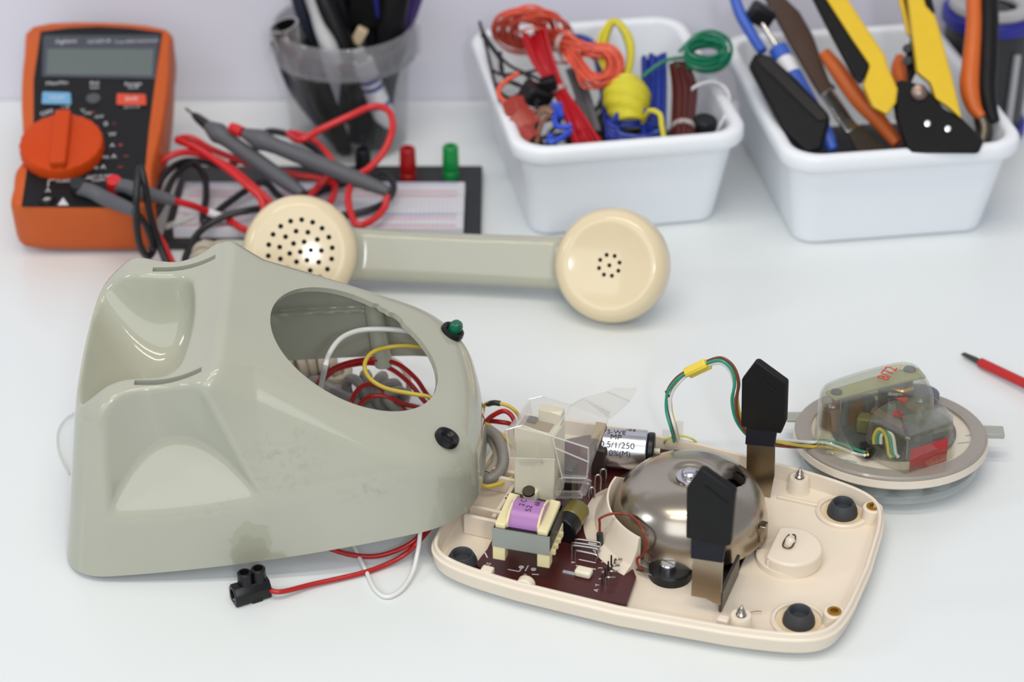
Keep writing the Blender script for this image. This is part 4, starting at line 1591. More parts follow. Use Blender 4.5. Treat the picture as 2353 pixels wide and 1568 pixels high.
for lab, pts in (
        ('longest red wire in the dial opening, upper strand of the big arch', [P(716, 915, 4), P(726, 885, 12), P(752, 856, 24), P(800, 834, 32), P(862, 826, 36), P(915, 838, 32), P(955, 870, 24), P(982, 908, 16), P(1020, 950, 8), P(1070, 985, 10)]),
        ('red wire in the dial opening, lower strand of the big arch', [P(724, 918, 4), P(736, 884, 10), P(768, 852, 22), P(815, 838, 28), P(862, 836, 30), P(905, 852, 26), P(945, 885, 18), P(975, 922, 12), P(1015, 958, 6), P(1060, 985, 8)]),
        ('small red wire hump in the dial opening, farther of the two', [P(800, 960, 3), P(808, 922, 9), P(825, 893, 15), P(852, 882, 18), P(878, 893, 16), P(905, 920, 10), P(938, 950, 6), P(980, 980, 4)]),
        ('small red wire hump in the dial opening, nearer of the two', [P(812, 965, 3), P(826, 932, 9), P(852, 912, 14), P(884, 911, 14), P(925, 928, 10), P(965, 938, 8), P(1010, 960, 6), P(1060, 985, 8)])):
    wire('red_wire', lab, 'wire', pts, 1.2, M_wr)


def coil_points(axis_pts, R, pitch, sub=20):
    """helix round a path"""
    c = catmull(axis_pts, 24)
    L = [0]
    for i in range(1, len(c)):
        L.append(L[-1] + np.linalg.norm(c[i] - c[i - 1]))
    tot = L[-1]
    steps = int(tot / pitch * 14)
    out = []
    nx = None
    for k in range(steps + 1):
        s = tot * k / steps
        i = min(max(np.searchsorted(L, s) - 1, 0), len(c) - 2)
        f = (s - L[i]) / max(L[i + 1] - L[i], 1e-9)
        p = c[i] * (1 - f) + c[i + 1] * f
        t = c[min(i + 2, len(c) - 1)] - c[max(i - 1, 0)]
        t = t / np.linalg.norm(t)
        if nx is None:
            nx = np.cross(t, (0.3, 0.2, 1))
        nx = nx - t * nx.dot(t)
        nx /= np.linalg.norm(nx)
        ny = np.cross(t, nx)
        a = 2 * PI * s / pitch
        out.append(p + (nx * math.cos(a) + ny * math.sin(a)) * R)
    return out


# coiled handset cord: from the mouth end down behind the housing and in under its far edge
cp = coil_points([P(484, 568, 16), P(473, 578, 15), P(468, 598, 13), P(464, 640, 9), P(476, 690, 8), P(540, 730, 8), P(620, 800, 9), P(660, 838, 9), P(720, 835, 10), P(780, 838, 10)], 4.9, 5.4)
pts = [P(503, 567, 17.2), P(494, 566, 17)] + cp + [P(800, 850, 8), P(790, 872, 5), P(740, 868, 4), P(690, 850, 4)]
rr = [2.6] * len(pts)
tag(MB().tube(pts, 2.45, n=8, sub=2).build('coiled_cord', M_cord), 'beige coiled handset cord running from the handset behind the housing', 'cord')
cp = coil_points([P(800, 905, 8), P(840, 888, 9), P(880, 895, 9), P(905, 925, 8)], 6.2, 6.4)
tag(MB().tube([P(700, 855, 4), P(745, 885, 5), P(790, 908, 6)] + cp + [P(925, 950, 5), P(990, 960, 4), P(1060, 985, 8), P(1098, 1010, 12)], 2.6, n=8, sub=2).build('coiled_cord', M_cordg),
    'grey coiled line cord bunched inside the dial opening', 'cord')
wire('beige_cable', 'thin beige cable loop standing inside the dial opening', 'cable',
     [P(890, 820, 3), P(925, 845, 12), P(940, 885, 12), P(930, 930, 5), P(900, 960, 3)], 1.5, M_cord)
wire('grey_cable', 'thick grey cable looped between housing and clear relay cover', 'cable',
     [P(1096, 1060, 10), P(1104, 1010, 16), P(1120, 990, 20), P(1142, 1004, 20), P(1156, 1040, 18), P(1155, 1072, 15), P(1138, 1094, 13), P(1114, 1100, 12), P(1100, 1085, 11)], 2.6, M_cordg)
wire('grey_cable', 'second grey cable loop leaning against the nose of the housing', 'cable',
     [P(1092, 1090, 9), P(1103, 1040, 12), P(1118, 1002, 14), P(1138, 1028, 14), P(1140, 1062, 12), P(1120, 1090, 10)], 2.2, M_cord)
wire('red_wire', 'upper red wire arching from housing nose to clear relay cover', 'wire',
     [P(1080, 975, 12), P(1112, 971, 16), P(1130, 957, 22), P(1155, 945, 26), P(1172, 952, 25), P(1182, 970, 22), P(1185, 1000, 16)], 1.2, M_wr)
wire('red_wire', 'lower red wire running straight from housing nose to relay cover', 'wire',
     [P(1085, 985, 11), P(1110, 972, 14), P(1122, 968, 17), P(1148, 970, 19), P(1175, 976, 18), P(1192, 995, 14)], 1.2, M_wr)
yo = tag(MB().tube([P(1108, 955, 14), P(1114, 931, 22), P(1135, 926, 26), P(1165, 932, 26), P(1184, 945, 24), P(1194, 962, 20), P(1200, 990, 15)], 0.95, n=10).build('yellow_wire', M_wy),
         'yellow wire with black sleeve arching high beside the housing nose', 'wire')
k = MB().tube([P(1121, 929, 23.4), P(1135, 926, 26), P(1150, 928, 26.2)], 1.35, n=12)
o_ = yo.location / MM
k.M = None
k.v = [tuple(Vector(p) - o_) for p in k.v]
sl_ = k.build('black_sleeve', M_sleeve, yo)
wire('yellow_wire', 'yellow wire slanting down behind the grey cable loop', 'wire',
     [P(1090, 985, 12), P(1115, 975, 18), P(1135, 988, 18), P(1160, 1006, 16), P(1180, 1030, 12)], 1.05, M_wy)
wire('yellow_wire', 'short yellow wire below the grey cable loop', 'wire',
     [P(1085, 1100, 12), P(1112, 1117, 11), P(1135, 1116, 11), P(1158, 1108, 11), P(1176, 1098, 10)], 1.05, M_wy)
# ================================================================== multimeter
M_orange = mat('holster_orange', (200, 90, 28), rough=0.5, var=0.06, scale=60, spec=0.35)
M_knob = mat('knob_orange_red', (198, 66, 6), rough=0.55, var=0.04, spec=0.25)
M_panel = mat('panel_black', (21, 22, 24), rough=0.5, var=0.1, spec=0.25)
M_lcdframe = mat('lcd_window', (64, 68, 78), rough=0.22, var=0.05)
M_lcd = mat('lcd_grey_green', (94, 104, 102), rough=0.3, var=0.04)
M_lcdtop = mat('lcd_upper_strip', (84, 86, 100), rough=0.3)
M_btn_blue = mat('button_blue', (110, 166, 206), rough=0.45)
M_btn_red = mat('button_red', (214, 72, 40), rough=0.45)
M_btn_grey = mat('button_grey', (74, 76, 80), rough=0.5)
M_white = mat('panel_white_print', (206, 206, 212), rough=0.6)
M_orprint = mat('panel_orange_print', (196, 84, 40), rough=0.6)

MTILT = math.radians(16.5)
mo = P(190, 591, 0)
MYAW = math.radians(6.0)
MMx = Matrix.Translation(Vector(mo)) @ Matrix.Rotation(MYAW, 4, 'Z') @ Matrix.Rotation(MTILT, 4, 'X')
MMI = MMx.inverted()
meter = thing('multimeter', 'orange digital multimeter with black face propped up by the wall', 'multimeter', M=MMx)
MH = 36.0


def F(px, py, h):
    d_ = MMI.to_3x3() @ Vector(ray(px, py))
    o = MMI @ Vector((0, 0, CAM_H))
    return o + d_ * ((h - o.z) / d_.z)


outl = [(74, 56), (228, 46), (382, 62), (392, 110), (388, 200), (372, 300), (352, 380), (350, 440), (342, 474), (190, 477), (36, 470), (29, 430), (34, 392), (50, 366), (50, 290), (47, 210), (54, 120)]
pl = [np.array(tuple(F(x, y, MH))[:2]) for x, y in outl]
pl = catmull(pl, 3, True)
if sum(pl[i][0] * pl[(i + 1) % len(pl)][1] - pl[(i + 1) % len(pl)][0] * pl[i][1] for i in range(len(pl))) < 0:
    pl = pl[::-1]
cen = sum(pl) / len(pl)


def mring(k, z):
    return [((p[0] - cen[0]) * k + cen[0], (p[1] - cen[1]) * (1 - (1 - k) * .55) + cen[1], z) for p in pl]


ymin = min(p[1] for p in pl)
MB().loft([mring(0.92, 0.3), mring(0.985, 3), mring(1.0, 9), mring(1.0, MH - 5), mring(0.985, MH - 1.4), mring(0.95, MH)]).build('holster', M_orange, meter, angle=50)
# tilt stand at the back
b0, b1 = F(110, 80, 0), F(330, 80, 0)
down = MMI.to_3x3() @ Vector((0, 0, -1))
k = MB()
for q0_ in (b0 + Vector((0, -6, 0)),):
    hgt = (MMx @ q0_).z
    a_ = [q0_, b1 + Vector((0, -6, 0))]
    k.add([a_[0], a_[1], a_[1] + down * (hgt - .2), a_[0] + down * (hgt - .2), a_[0] + Vector((0, 4, 0)), a_[1] + Vector((0, 4, 0)), a_[1] + Vector((0, 4, 0)) + down * (hgt + .8), a_[0] + Vector((0, 4, 0)) + down * (hgt + .8)],
          [(0, 1, 2, 3), (7, 6, 5, 4), (0, 4, 5, 1), (1, 5, 6, 2), (2, 6, 7, 3), (3, 7, 4, 0)])
k.build('tilt_stand', M_panel, meter, bevel=0.6)


def face(name, pix, z0, z1, m, parent=None, bevel=0.0, sub=0, label=None):
    q = [np.array(tuple(F(x, y, z1))[:2]) for x, y in pix]
    if sub:
        q = catmull(q, sub, True)
    return MB().prism([tuple(p) for p in q], z0, z1).build(name, m, parent or meter, bevel=bevel, label=label)


face('face_panel', [(93, 72), (160, 63), (229, 60), (300, 64), (373, 74), (356, 190), (342, 297), (334, 380), (316, 476), (49, 473), (63, 380), (77, 273), (77, 182)], MH - .4, MH + .5, M_panel, bevel=0.2)
scr_ = face('display_window', [(99, 80), (367, 80), (357, 180), (96, 176)], MH + .4, MH + .9, M_lcdframe, bevel=0.3)
face('display', [(109, 112), (353, 113), (349, 174), (106, 171)], MH + .8, MH + 1.1, M_lcd, scr_)


def ftext(s_, px, py, sz, m=M_white, ro=0.0, h=MH + .56):
    c = F(px, py, h)
    return lettering('panel_lettering', s_, sz, Matrix.Translation(c) @ Matrix.Rotation(ro, 4, 'Z'), m, meter, world=False)


for s_, px, sz in (('Agilent', 152, 4.4), ('U1231A', 228, 4.0), ('True RMS Multimeter', 314, 2.9)):
    ftext(s_, px, 95, sz, h=MH + .95)
for s_, px, py, sz in (('MaxMin', 131, 191, 4.0), ('Rel', 217, 191, 4.0), ('Range', 306, 193, 4.0), ('Null', 217, 201, 3.0), ('Auto', 306, 201, 3.0)):
    ftext(s_, px, py, sz)
b = face('button', [(97, 209), (162, 211), (164, 237), (95, 236)], MH + .4, MH + 2.0, M_btn_blue, bevel=0.8, label='blue button')
ftext('Hold', 130, 224, 4.2, h=MH + 2.05)
b = face('button', [(268, 213), (335, 215), (337, 240), (267, 238)], MH + .4, MH + 2.0, M_btn_red, bevel=0.8, label='orange-red button')
ftext('Shift', 302, 227, 4.2, h=MH + 2.05)
ftext('Hz % ms', 303, 246, 2.6)
c = F(215, 230, MH)
MB().lathe([(0, .4), (4.2, .4), (4.0, 1.6), (3, 2.0), (0, 2.0)], (c.x, c.y, MH), n=24).build('button', M_btn_grey, meter, label='round grey button')
# rotary selector
kc = F(142, 333, MH + 5)
KR = (F(238, 333, MH + 5) - F(46, 333, MH + 5)).length / 2
knob = MB()
prof_r = []
ring_a = []
NK = 72
rg = []
for r_, z_ in ((1.0, MH + .3), (1.0, MH + 6.2), (0.965, MH + 7.6), (0.90, MH + 8.2)):
    rg.append([(kc.x + KR * r_ * (1 + .014 * math.cos(24 * 2 * PI * i / NK)) * math.cos(2 * PI * i / NK), kc.y + KR * r_ * (1 + .014 * math.cos(24 * 2 * PI * i / NK)) * math.sin(2 * PI * i / NK), z_) for i in range(NK)])
kn = knob.loft(rg).build('selector_knob', M_knob, meter)
pa, pb = F(147, 263, MH + 9), F(134, 384, MH + 9)
dv_ = (pa - pb)
MB().box(tuple((pa + pb) / 2 + Vector((0, 0, 1.2))), (dv_.length, 9.0, 6.5), Matrix.Rotation(math.atan2(dv_.y, dv_.x), 3, 'Z')).build('pointer_grip', M_knob, kn, bevel=1.6, seg=3)
c = F(146, 262, MH + 8.4)
MB().box((c.x, c.y, MH + 8.3), (3.4, 3.4, .4)).build('pointer_mark', M_white, kn)
for s_, px, py, sz, ro in (('OFF', 108, 259, 4.4, .35), ('~V', 150, 246, 4.4, 0), ('V', 190, 254, 3.6, 0), ('Hz', 202, 260, 3.4, 0), ('mV', 228, 268, 3.6, 0), ('0', 243, 285, 4.6, 0), ('W', 258, 309, 4.2, 0), ('A', 258, 334, 4.2, 0),
                           ('m A', 252, 360, 4.4, 0), ('u A', 230, 384, 4.4, 0), ('10A MAX', 150, 408, 3.0, 0), ('FUSED', 148, 416, 3.0, 0), ('CAT III 600V', 232, 405, 2.8, 0), ('COM', 226, 414, 3.0, 0), ('A', 110, 438, 4.4, 0)):
    ftext(s_, px, py, sz, ro=ro)
for s_, px, py in (('~', 213, 257), ('-', 262, 283), ('+', 277, 334), ('~', 290, 358), ('~', 276, 383)):
    ftext(s_, px, py, 5, M_orprint)
k = MB()
for (xa, ya), (xb, yb) in (((112, 414), (128, 413)), ((112, 414), (110, 430)), ((196, 410), (212, 410))):
    a_, b_ = F(xa, ya, MH + .56), F(xb, yb, MH + .56)
    n_ = Vector((-(b_ - a_).y, (b_ - a_).x, 0)).normalized() * .25
    MB().add([a_ - n_, b_ - n_, b_ + n_, a_ + n_], [(0, 1, 2, 3)]).build('panel_line', M_white, meter, smooth=False)
tri = [F(132, 472, MH + .56), F(158, 472, MH + .56), F(145, 454, MH + .56)]
MB().add(tri, [(0, 1, 2)]).build('warning_triangle', M_white, meter, smooth=False)
c = F(108, 460, MH)
jk = MB().lathe([(2.0, .4), (4.6, .4), (4.6, 1.6), (4.0, 2.2), (2.6, 2.2), (2.0, .6)], (c.x, c.y, MH), n=32, closed=True).build('input_socket', M_panel, meter)
MB().lathe([(0, .5), (2.1, .5), (2.1, .9), (0, .9)], (c.x, c.y, MH), n=20).build('socket_contact', M_steel, jk)

# ================================================================== breadboard
M_board = mat('breadboard_white', (206, 206, 214), rough=0.5, var=0.02, scale=60)
M_bbase = mat('breadboard_plate', (36, 38, 41), rough=0.5, var=0.08)
x0, x1 = -195.0, P(1107, 460, 6)[0]
yb, yf = P(1090, 380, 6)[1], 1052.0
bb = thing('breadboard', 'white solderless breadboard on a black plate with binding posts, behind the handset', 'breadboard', loc=((x0 + x1) / 2, (yb + yf) / 2, 0))
MB().box(((x0 + x1) / 2, (yb + yf) / 2, 3.2), (x1 - x0, yb - yf, 5.6)).build('base_plate', M_bbase, bb, world=True, bevel=1.0)
for sx in (x0 + 8, x1 - 8):
    for sy in (yf + 8, yb - 8):
        MB().cyl((sx, sy, 0), (sx, sy, .6), 4, n=16).build('foot', M_rubber, bb, world=True)
bx0, bx1, by1 = -188.0, P(1068, 430, 13)[0], P(1000, 418, 13)[1]
by0 = yf + 3


def bb_mat():
    m, nt, out = new_mat('breadboard_face')
    N = nt.nodes.new
    b = N('ShaderNodeBsdfPrincipled')
    tc = N('ShaderNodeTexCoord')
    mp = N('ShaderNodeMapping')
    mp.inputs['Scale'].default_value = (1 / .00254,) * 3
    nt.links.new(tc.outputs['Object'], mp.inputs['Vector'])
    fr = N('ShaderNodeVectorMath')
    fr.operation = 'FRACTION'
    nt.links.new(mp.outputs[0], fr.inputs[0])
    sb = N('ShaderNodeVectorMath')
    sb.operation = 'SUBTRACT'
    nt.links.new(fr.outputs[0], sb.inputs[0])
    sb.inputs[1].default_value = (.5, .5, 0)
    ab = N('ShaderNodeVectorMath')
    ab.operation = 'ABSOLUTE'
    nt.links.new(sb.outputs[0], ab.inputs[0])
    sp = N('ShaderNodeSeparateXYZ')
    nt.links.new(ab.outputs[0], sp.inputs[0])
    mx = N('ShaderNodeMath')
    mx.operation = 'MAXIMUM'
    nt.links.new(sp.outputs[0], mx.inputs[0])
    nt.links.new(sp.outputs[1], mx.inputs[1])
    lt = N('ShaderNodeMath')
    lt.operation = 'LESS_THAN'
    nt.links.new(mx.outputs[0], lt.inputs[0])
    lt.inputs[1].default_value = .17
    q = N('ShaderNodeMix')
    q.data_type = 'RGBA'
    nt.links.new(lt.outputs[0], q.inputs[0])
    q.inputs[6].default_value = lin((208, 208, 215))
    q.inputs[7].default_value = lin((160, 160, 166))
    nt.links.new(q.outputs[2], b.inputs['Base Color'])
    b.inputs['Roughness'].default_value = .5
    nt.links.new(b.outputs[0], out.inputs[0])
    return m


M_bbf = bb_mat()
H_ = by1 - by0
strips = [(0.0, 0.30), (0.33, 0.72), (0.75, 1.0)]
for a_, b_ in strips:
    MB().box(((bx0 + bx1) / 2, by0 + H_ * (a_ + b_) / 2, 9.5), (bx1 - bx0, H_ * (b_ - a_), 7)).build('contact_panel', M_bbf, bb, world=True, bevel=0.5)
M_rl = mat('rail_red', (206, 96, 110), rough=.6)
M_bl = mat('rail_blue', (120, 130, 190), rough=.6)
for fy, m_ in ((0.96, M_bl), (0.78, M_rl), (0.27, M_bl), (0.20, M_rl), (0.68, M_rl), (0.04, M_rl)):
    MB().box(((bx0 + bx1) / 2, by0 + H_ * fy, 13.03), (bx1 - bx0 - 8, .8, .08)).build('rail_line', m_, bb, world=True)
M_pred = mat('post_red', (166, 18, 18), rough=0.3, var=0.08)
M_pgreen = mat('post_green', (16, 140, 66), rough=0.3, var=0.08)
for px, py, m_, lb in ((938, 405, M_pred, 'red binding post'), (1036, 400, M_pgreen, 'green binding post'), (836, 408, M_black, 'black binding post')):
    c = P(px, py, 8)
    MB().lathe([(0, 5), (4.8, 5), (4.8, 10), (4.4, 10.4), (4.6, 11), (4.9, 14), (4.6, 25.4), (4.0, 26.4), (2.2, 26.4), (2.0, 24.5), (0, 24.5)], (c[0], c[1], 0), n=28).build('binding_post', m_, bb, world=True, label=lb)
# ================================================================== red and black test leads in a tangle
M_lred = mat('lead_red', (204, 30, 34), rough=0.35, var=0.04)
M_lblack = mat('lead_black', (26, 26, 29), rough=0.4, var=0.08)
M_grip = mat('probe_grey', (86, 87, 92), rough=0.55, var=0.05)
M_sleevew = mat('lead_white_sleeve', (222, 218, 226), rough=0.5)


def lead(name, label, cable_pts, m):
    p0 = np.array(cable_pts[0]) * np.array([1, 1, 0])
    o = thing(name, label, 'test lead', loc=tuple(p0))
    MB().tube(cable_pts, 2.0, n=10, sub=8).build('cable', m, o, world=True)
    return o


def Pz(l):
    return [P(x, y, z) for x, y, z in l]


red = lead('test_lead', 'red test lead, a tangled red cable with grey probe and plug', Pz([
    (398, 461, 34), (440, 472, 28), (480, 488, 20), (520, 503, 16), (566, 530, 15), (620, 540, 15), (640, 500, 18), (618, 462, 26), (570, 418, 33), (525, 382, 37), (478, 360, 38), (425, 350, 37), (378, 366, 34), (348, 405, 30), (336, 452, 24),
    (345, 510, 14), (375, 560, 8), (405, 620, 5), (450, 660, 3), (520, 640, 3), (590, 560, 16), (604, 470, 30), (560, 420, 38), (500, 372, 42), (450, 340, 42), (408, 322, 40), (440, 318, 38), (490, 345, 34), (560, 372, 30),
    (620, 390, 28), (680, 402, 26), (730, 410, 24), (768, 424, 22), (762, 460, 20), (735, 480, 18), (712, 455, 19), (735, 425, 22), (766, 390, 30), (752, 355, 36), (712, 318, 40), (664, 306, 41), (690, 322, 46), (740, 296, 50), (800, 268, 55), (856, 245, 58),
    (893, 255, 58), (902, 295, 56), (884, 345, 48), (850, 385, 40), (812, 412, 33), (800, 460, 26), (818, 515, 20), (852, 508, 20), (882, 480, 22), (890, 448, 28)]), M_lred)
blk = lead('test_lead', 'black test lead, a tangled black cable with grey probe and plug', Pz([
    (312, 488, 42), (336, 520, 30), (352, 568, 14), (340, 590, 12), (322, 565, 22), (314, 510, 36), (314, 440, 52), (322, 386, 60), (332, 420, 54), (344, 490, 36), (366, 560, 16), (394, 625, 4), (440, 660, 3), (424, 610, 8), (436, 570, 12), (462, 530, 15), (510, 500, 19), (560, 486, 21), (612, 480, 20),
    (690, 492, 16), (760, 496, 15), (830, 488, 16), (884, 466, 18), (905, 430, 22), (884, 398, 24), (848, 408, 20), (800, 420, 17), (750, 436, 15.6), (700, 450, 15.6), (740, 430, 18), (790, 400, 26), (762, 372, 33), (716, 336, 38), (670, 312, 39), (612, 304, 37), (580, 350, 28), (520, 380, 22), (470, 372, 26),
    (420, 372, 29), (378, 402, 28), (352, 450, 24), (350, 500, 17), (372, 470, 19), (400, 408, 25), (440, 376, 28), (468, 402, 26), (474, 450, 20), (468, 510, 15.6), (520, 470, 18), (600, 420, 22), (640, 450, 20), (670, 470, 20), (690, 445, 26)]), M_lblack)


def probe(parent, a, b, tip=None):
    """finger-guarded probe body from the tip end a to the cable end b"""
    a, b = np.array(a), np.array(b)
    d_ = (b - a)
    L_ = np.linalg.norm(d_)
    d_ = d_ / L_
    pr = MB().lathe([(0, 0), (3.0, 0), (4.4, L_ * .05), (5.8, L_ * .10), (6.0, L_ * .13), (5.0, L_ * .17), (4.5, L_ * .24), (4.8, L_ * .5), (4.6, L_ * .8), (3.6, L_ * .94), (3.0, L_), (0, L_)], a, d_, 28).build('probe', M_grip, parent, world=True)
    if tip is not None:
        t = np.array(tip)
        e = a - t
        Lt = np.linalg.norm(e)
        e = e / Lt
        MB().lathe([(0, Lt * .42), (1.7, Lt * .42), (2.6, Lt * .6), (3.2, Lt + 1), (0, Lt + 1)], t, e, 20).build('tip_guard', M_lblack, pr, world=True)
        MB().lathe([(0, 0), (0.7, 2), (0.8, Lt * .5), (0, Lt * .5)], t, e, 12).build('probe_tip', M_dsteel, pr, world=True)
    return pr


probe(blk, P(476, 288, 48), P(695, 445, 27), P(424, 247, 50))
p2 = probe(red, P(560, 306, 50), P(891, 440, 30))
MB().lathe([(0, 0), (3.0, 0), (3.4, 5), (3.2, 9), (0, 9)], P(532, 293, 50.5), P(560, 306, 50) - P(532, 293, 50.5), 20).build('tip_cap', M_lred, p2, world=True)


def plug(parent, jack, mid, end, mtop, r=4.1):
    j, m_, e = (np.array(v) for v in (jack, mid, end))
    g = MB().tube([j, (j + m_) / 2 + np.array([0, 0, 1]), m_, e], [r, r * 1.02, r * 1.05, r * .78], n=20, sub=8).build('plug', M_grip, parent, world=True)
    up = Vector(MMx.to_3x3() @ Vector((0, 0, 1)))
    MB().cyl(Vector(j) - up * 3, Vector(j) + up * 4.6, r * 1.05, n=24).build('plug_top', mtop, g, world=True, bevel=0.6)


plug(blk, MMx @ F(180, 432, MH + 3.4), MMx @ F(245, 458, MH + 3.6), P(312, 486, 42.5), M_lblack)
plug(red, MMx @ F(263, 426, MH + 4.0), MMx @ F(320, 440, MH + 4.6), P(400, 461, 34.5), M_lred, 3.9)
k = Pz([(478, 487, 20.2), (498, 495, 18.2), (520, 503, 16)])
MB().tube(k, 2.35, n=12).build('white_sleeve', M_sleevew, red, world=True)
# clear tube offcut lying on the board
tag(MB().tube([P(380, 522, 14.8), P(445, 497, 14.8)], 1.7, n=12, smooth=False).build('clear_tube', clear_mat('tube_clear', body=.35, edge=.5)), 'short piece of milky clear tube lying on the breadboard', 'tube')
# ================================================================== clear tub with pens and tools
M_tub = clear_mat('tub_clear', tint=(246, 246, 246), body=0.016, body_rgb=(214, 214, 212), edge=0.25, base=0.02)
uc = P(792, 383, 0)
UC = np.array([uc[0] + 0.5, uc[1] + 36.0, 0])
tub = thing('plastic_tub', 'clear plastic tub full of pens and tools standing by the wall', 'tub', loc=tuple(UC))
H0 = 78.0
M_rim = clear_mat('tub_rim', tint=(240, 240, 242), body=0.16, body_rgb=(206, 206, 210), edge=0.35)
MB().lathe([(0, 0.4), (33, 0.4), (35.5, 1.6), (38.4, 56), (39.8, 57), (40.0, H0 - 2), (38.6, H0 - 2), (38.4, 58), (37.2, 56), (34.2, 2.4), (0, 1.6)], n=72).build('body', M_tub, tub)
MB().lathe([(40.2, 57.6), (43.0, 57.6), (43.4, 58.6), (42.8, 70), (42.3, H0 - 1), (41.6, H0), (40.4, H0), (40.1, H0 - 1.6), (40.1, H0 - 2.6), (41.4, H0 - 2.6), (42.0, 70), (42.4, 59.0), (40.2, 59.0)], n=72, closed=True).build('rim_band', M_rim, tub)
for k in range(8):
    a = -PI / 2 - 0.9 + k * 0.55
    MB().box((42.2 * math.cos(a), 42.2 * math.sin(a), 64), (1.0, 1.2, 11), Matrix.Rotation(a, 3, 'Z')).build('rim_rib', M_rim, tub)
MB().box((43.8, 0, 66), (2.4, 10, 16), Matrix.Rotation(0.0, 3, 'Z')).build('handle_lug', M_tub, tub, bevel=1.0)
MB().box((-43.8, 0, 65), (2.4, 9, 14)).build('handle_lug', M_tub, tub, bevel=1.0)

M_navy = mat('navy_plastic', (34, 40, 58), rough=0.4, var=0.08)
M_blackg = mat('pen_black', (14, 14, 17), rough=0.4, var=0.1, spec=0.25)
M_lgrey = mat('light_grey_plastic', (178, 178, 180), rough=0.45, var=0.04)
M_beige = mat('beige_tip', (206, 184, 150), rough=0.6)
M_blue = mat('tool_blue', (52, 92, 188), rough=0.4, var=0.06)
M_dblue = mat('dark_blue', (34, 36, 128), rough=0.4, var=0.06)
M_purp = mat('purple_cap', (70, 48, 116), rough=0.4)
M_chrome = mat('chrome', (196, 196, 192), rough=0.18, metal=1.0, var=0.03)
M_whitep = mat('white_plastic', (224, 224, 228), rough=0.4, var=0.03)


def rod(name, label, cat, pts, rs, m, n=20, sub=6, group=None):
    """slim tool body along points; becomes the thing's main part"""
    pts = [np.array(p, float) for p in pts]
    o = thing(name, label, cat, loc=tuple(min(pts, key=lambda q: q[2])), group=group)
    MB().tube(pts, rs, n=n, sub=sub, smooth=len(pts) > 2).build('body', m, o, world=True)
    return o


ty = UC[1]


def tb_(px, py, dy):
    return PY(px, py, ty + dy)


# steel tube with an open end, leaning left
a, b = tb_(652, 58, -14), tb_(742, 280, -10)
o = thing('steel_tube', 'shiny steel tube with an open end at the left of the tub', 'tube', loc=tuple(b))
dd = (b - a) / np.linalg.norm(b - a)
MB().lathe([(7.6, 0), (9.2, 0), (9.2, 34), (7.0, 36), (4, 38), (3.6, 62), (0, 62), (0, 20), (7.6, 18)], a, dd, 28, closed=False).build('socket', M_chrome, o, world=True)
# navy ruler-like strip, tweezers, markers
o = rod('pen', 'dark navy pen leaning at the back left of the tub', 'pen', [tb_(668, -60, 14), tb_(705, 60, 10), tb_(770, 330, -2)], [4.6, 4.6, 3.2], M_navy)
MB().tube([tb_(668, -60, 14), tb_(655, -95, 15)], [3.2, 2.0], n=14, smooth=False).build('cap', M_navy, o, world=True)
o = rod('plastic_tweezers', 'light grey plastic tweezers leaning in the middle of the tub', 'tweezers', [tb_(700, -60, -6), tb_(716, 0, -8), tb_(735, 60, -12), tb_(757, 108, -20), tb_(775, 150, -24)], [1.6, 2.6, 4.0, 5.0, 3.6], M_lgrey, n=12)
MB().tube([tb_(690, -60, -2), tb_(712, 10, -2), tb_(738, 70, -8), tb_(762, 130, -20)], [1.4, 2.0, 2.6, 2.6], n=10).build('arm', M_lgrey, o, world=True)
for i, (lab, p, rs, m_, capm) in enumerate((
        ('thick black marker leaning left of the blue-tipped tool in the tub', ((712, -70, 2), (790, 110, -12), (850, 300, -18)), [7.4, 7.0, 5.0], M_blackg, M_blackg),
        ('black pen with dark body leaning right against the tub wall', ((925, -80, -4), (900, 60, -8), (868, 330, -10)), [8.0, 8.0, 6], M_blackg, M_purp),
        ('slim dark pen showing through the left wall of the tub', ((640, 90, -6), (690, 210, -16), (800, 352, -14)), [5.2, 5.8, 4], M_navy, M_navy),
        ('grey-black pen showing through the middle of the tub', ((690, 96, -10), (730, 200, -22), (790, 340, -20)), [6.5, 7.5, 5.0], M_blackg, M_blackg),
        ('broad dark pen at the right wall inside the tub', ((905, 100, 6), (880, 200, -6), (850, 330, -12)), [7.5, 7.5, 6.0], M_navy, M_navy),
        ('fat black marker standing upright at the back of the tub', ((842, -90, 14), (838, 110, 8), (830, 320, 0)), [9, 9, 8], M_blackg, M_blackg),
        ('black felt pen leaning against the fat black marker in the tub', ((760, -70, 10), (800, 100, 4), (835, 300, -2)), [6.4, 6.4, 5], M_blackg, M_blackg),
        ('dark blue pen standing behind the marker with the beige chisel tip', ((858, -40, 12), (862, 60, 8), (846, 310, 0)), [3.6, 3.6, 2.6], M_dblue, M_dblue))):
    o = rod('pen', lab, 'pen', [tb_(*q) for q in p], rs, m_)
    q0_, q1_ = tb_(*p[-1]), tb_(*p[-2])
    e = (q0_ - q1_) / np.linalg.norm(q0_ - q1_)
    MB().lathe([(0, 0), (rs[-1] * .9, 0), (rs[-1] * .35, 9), (0, 10)], q0_, e, 16).build('tip', capm, o, world=True)
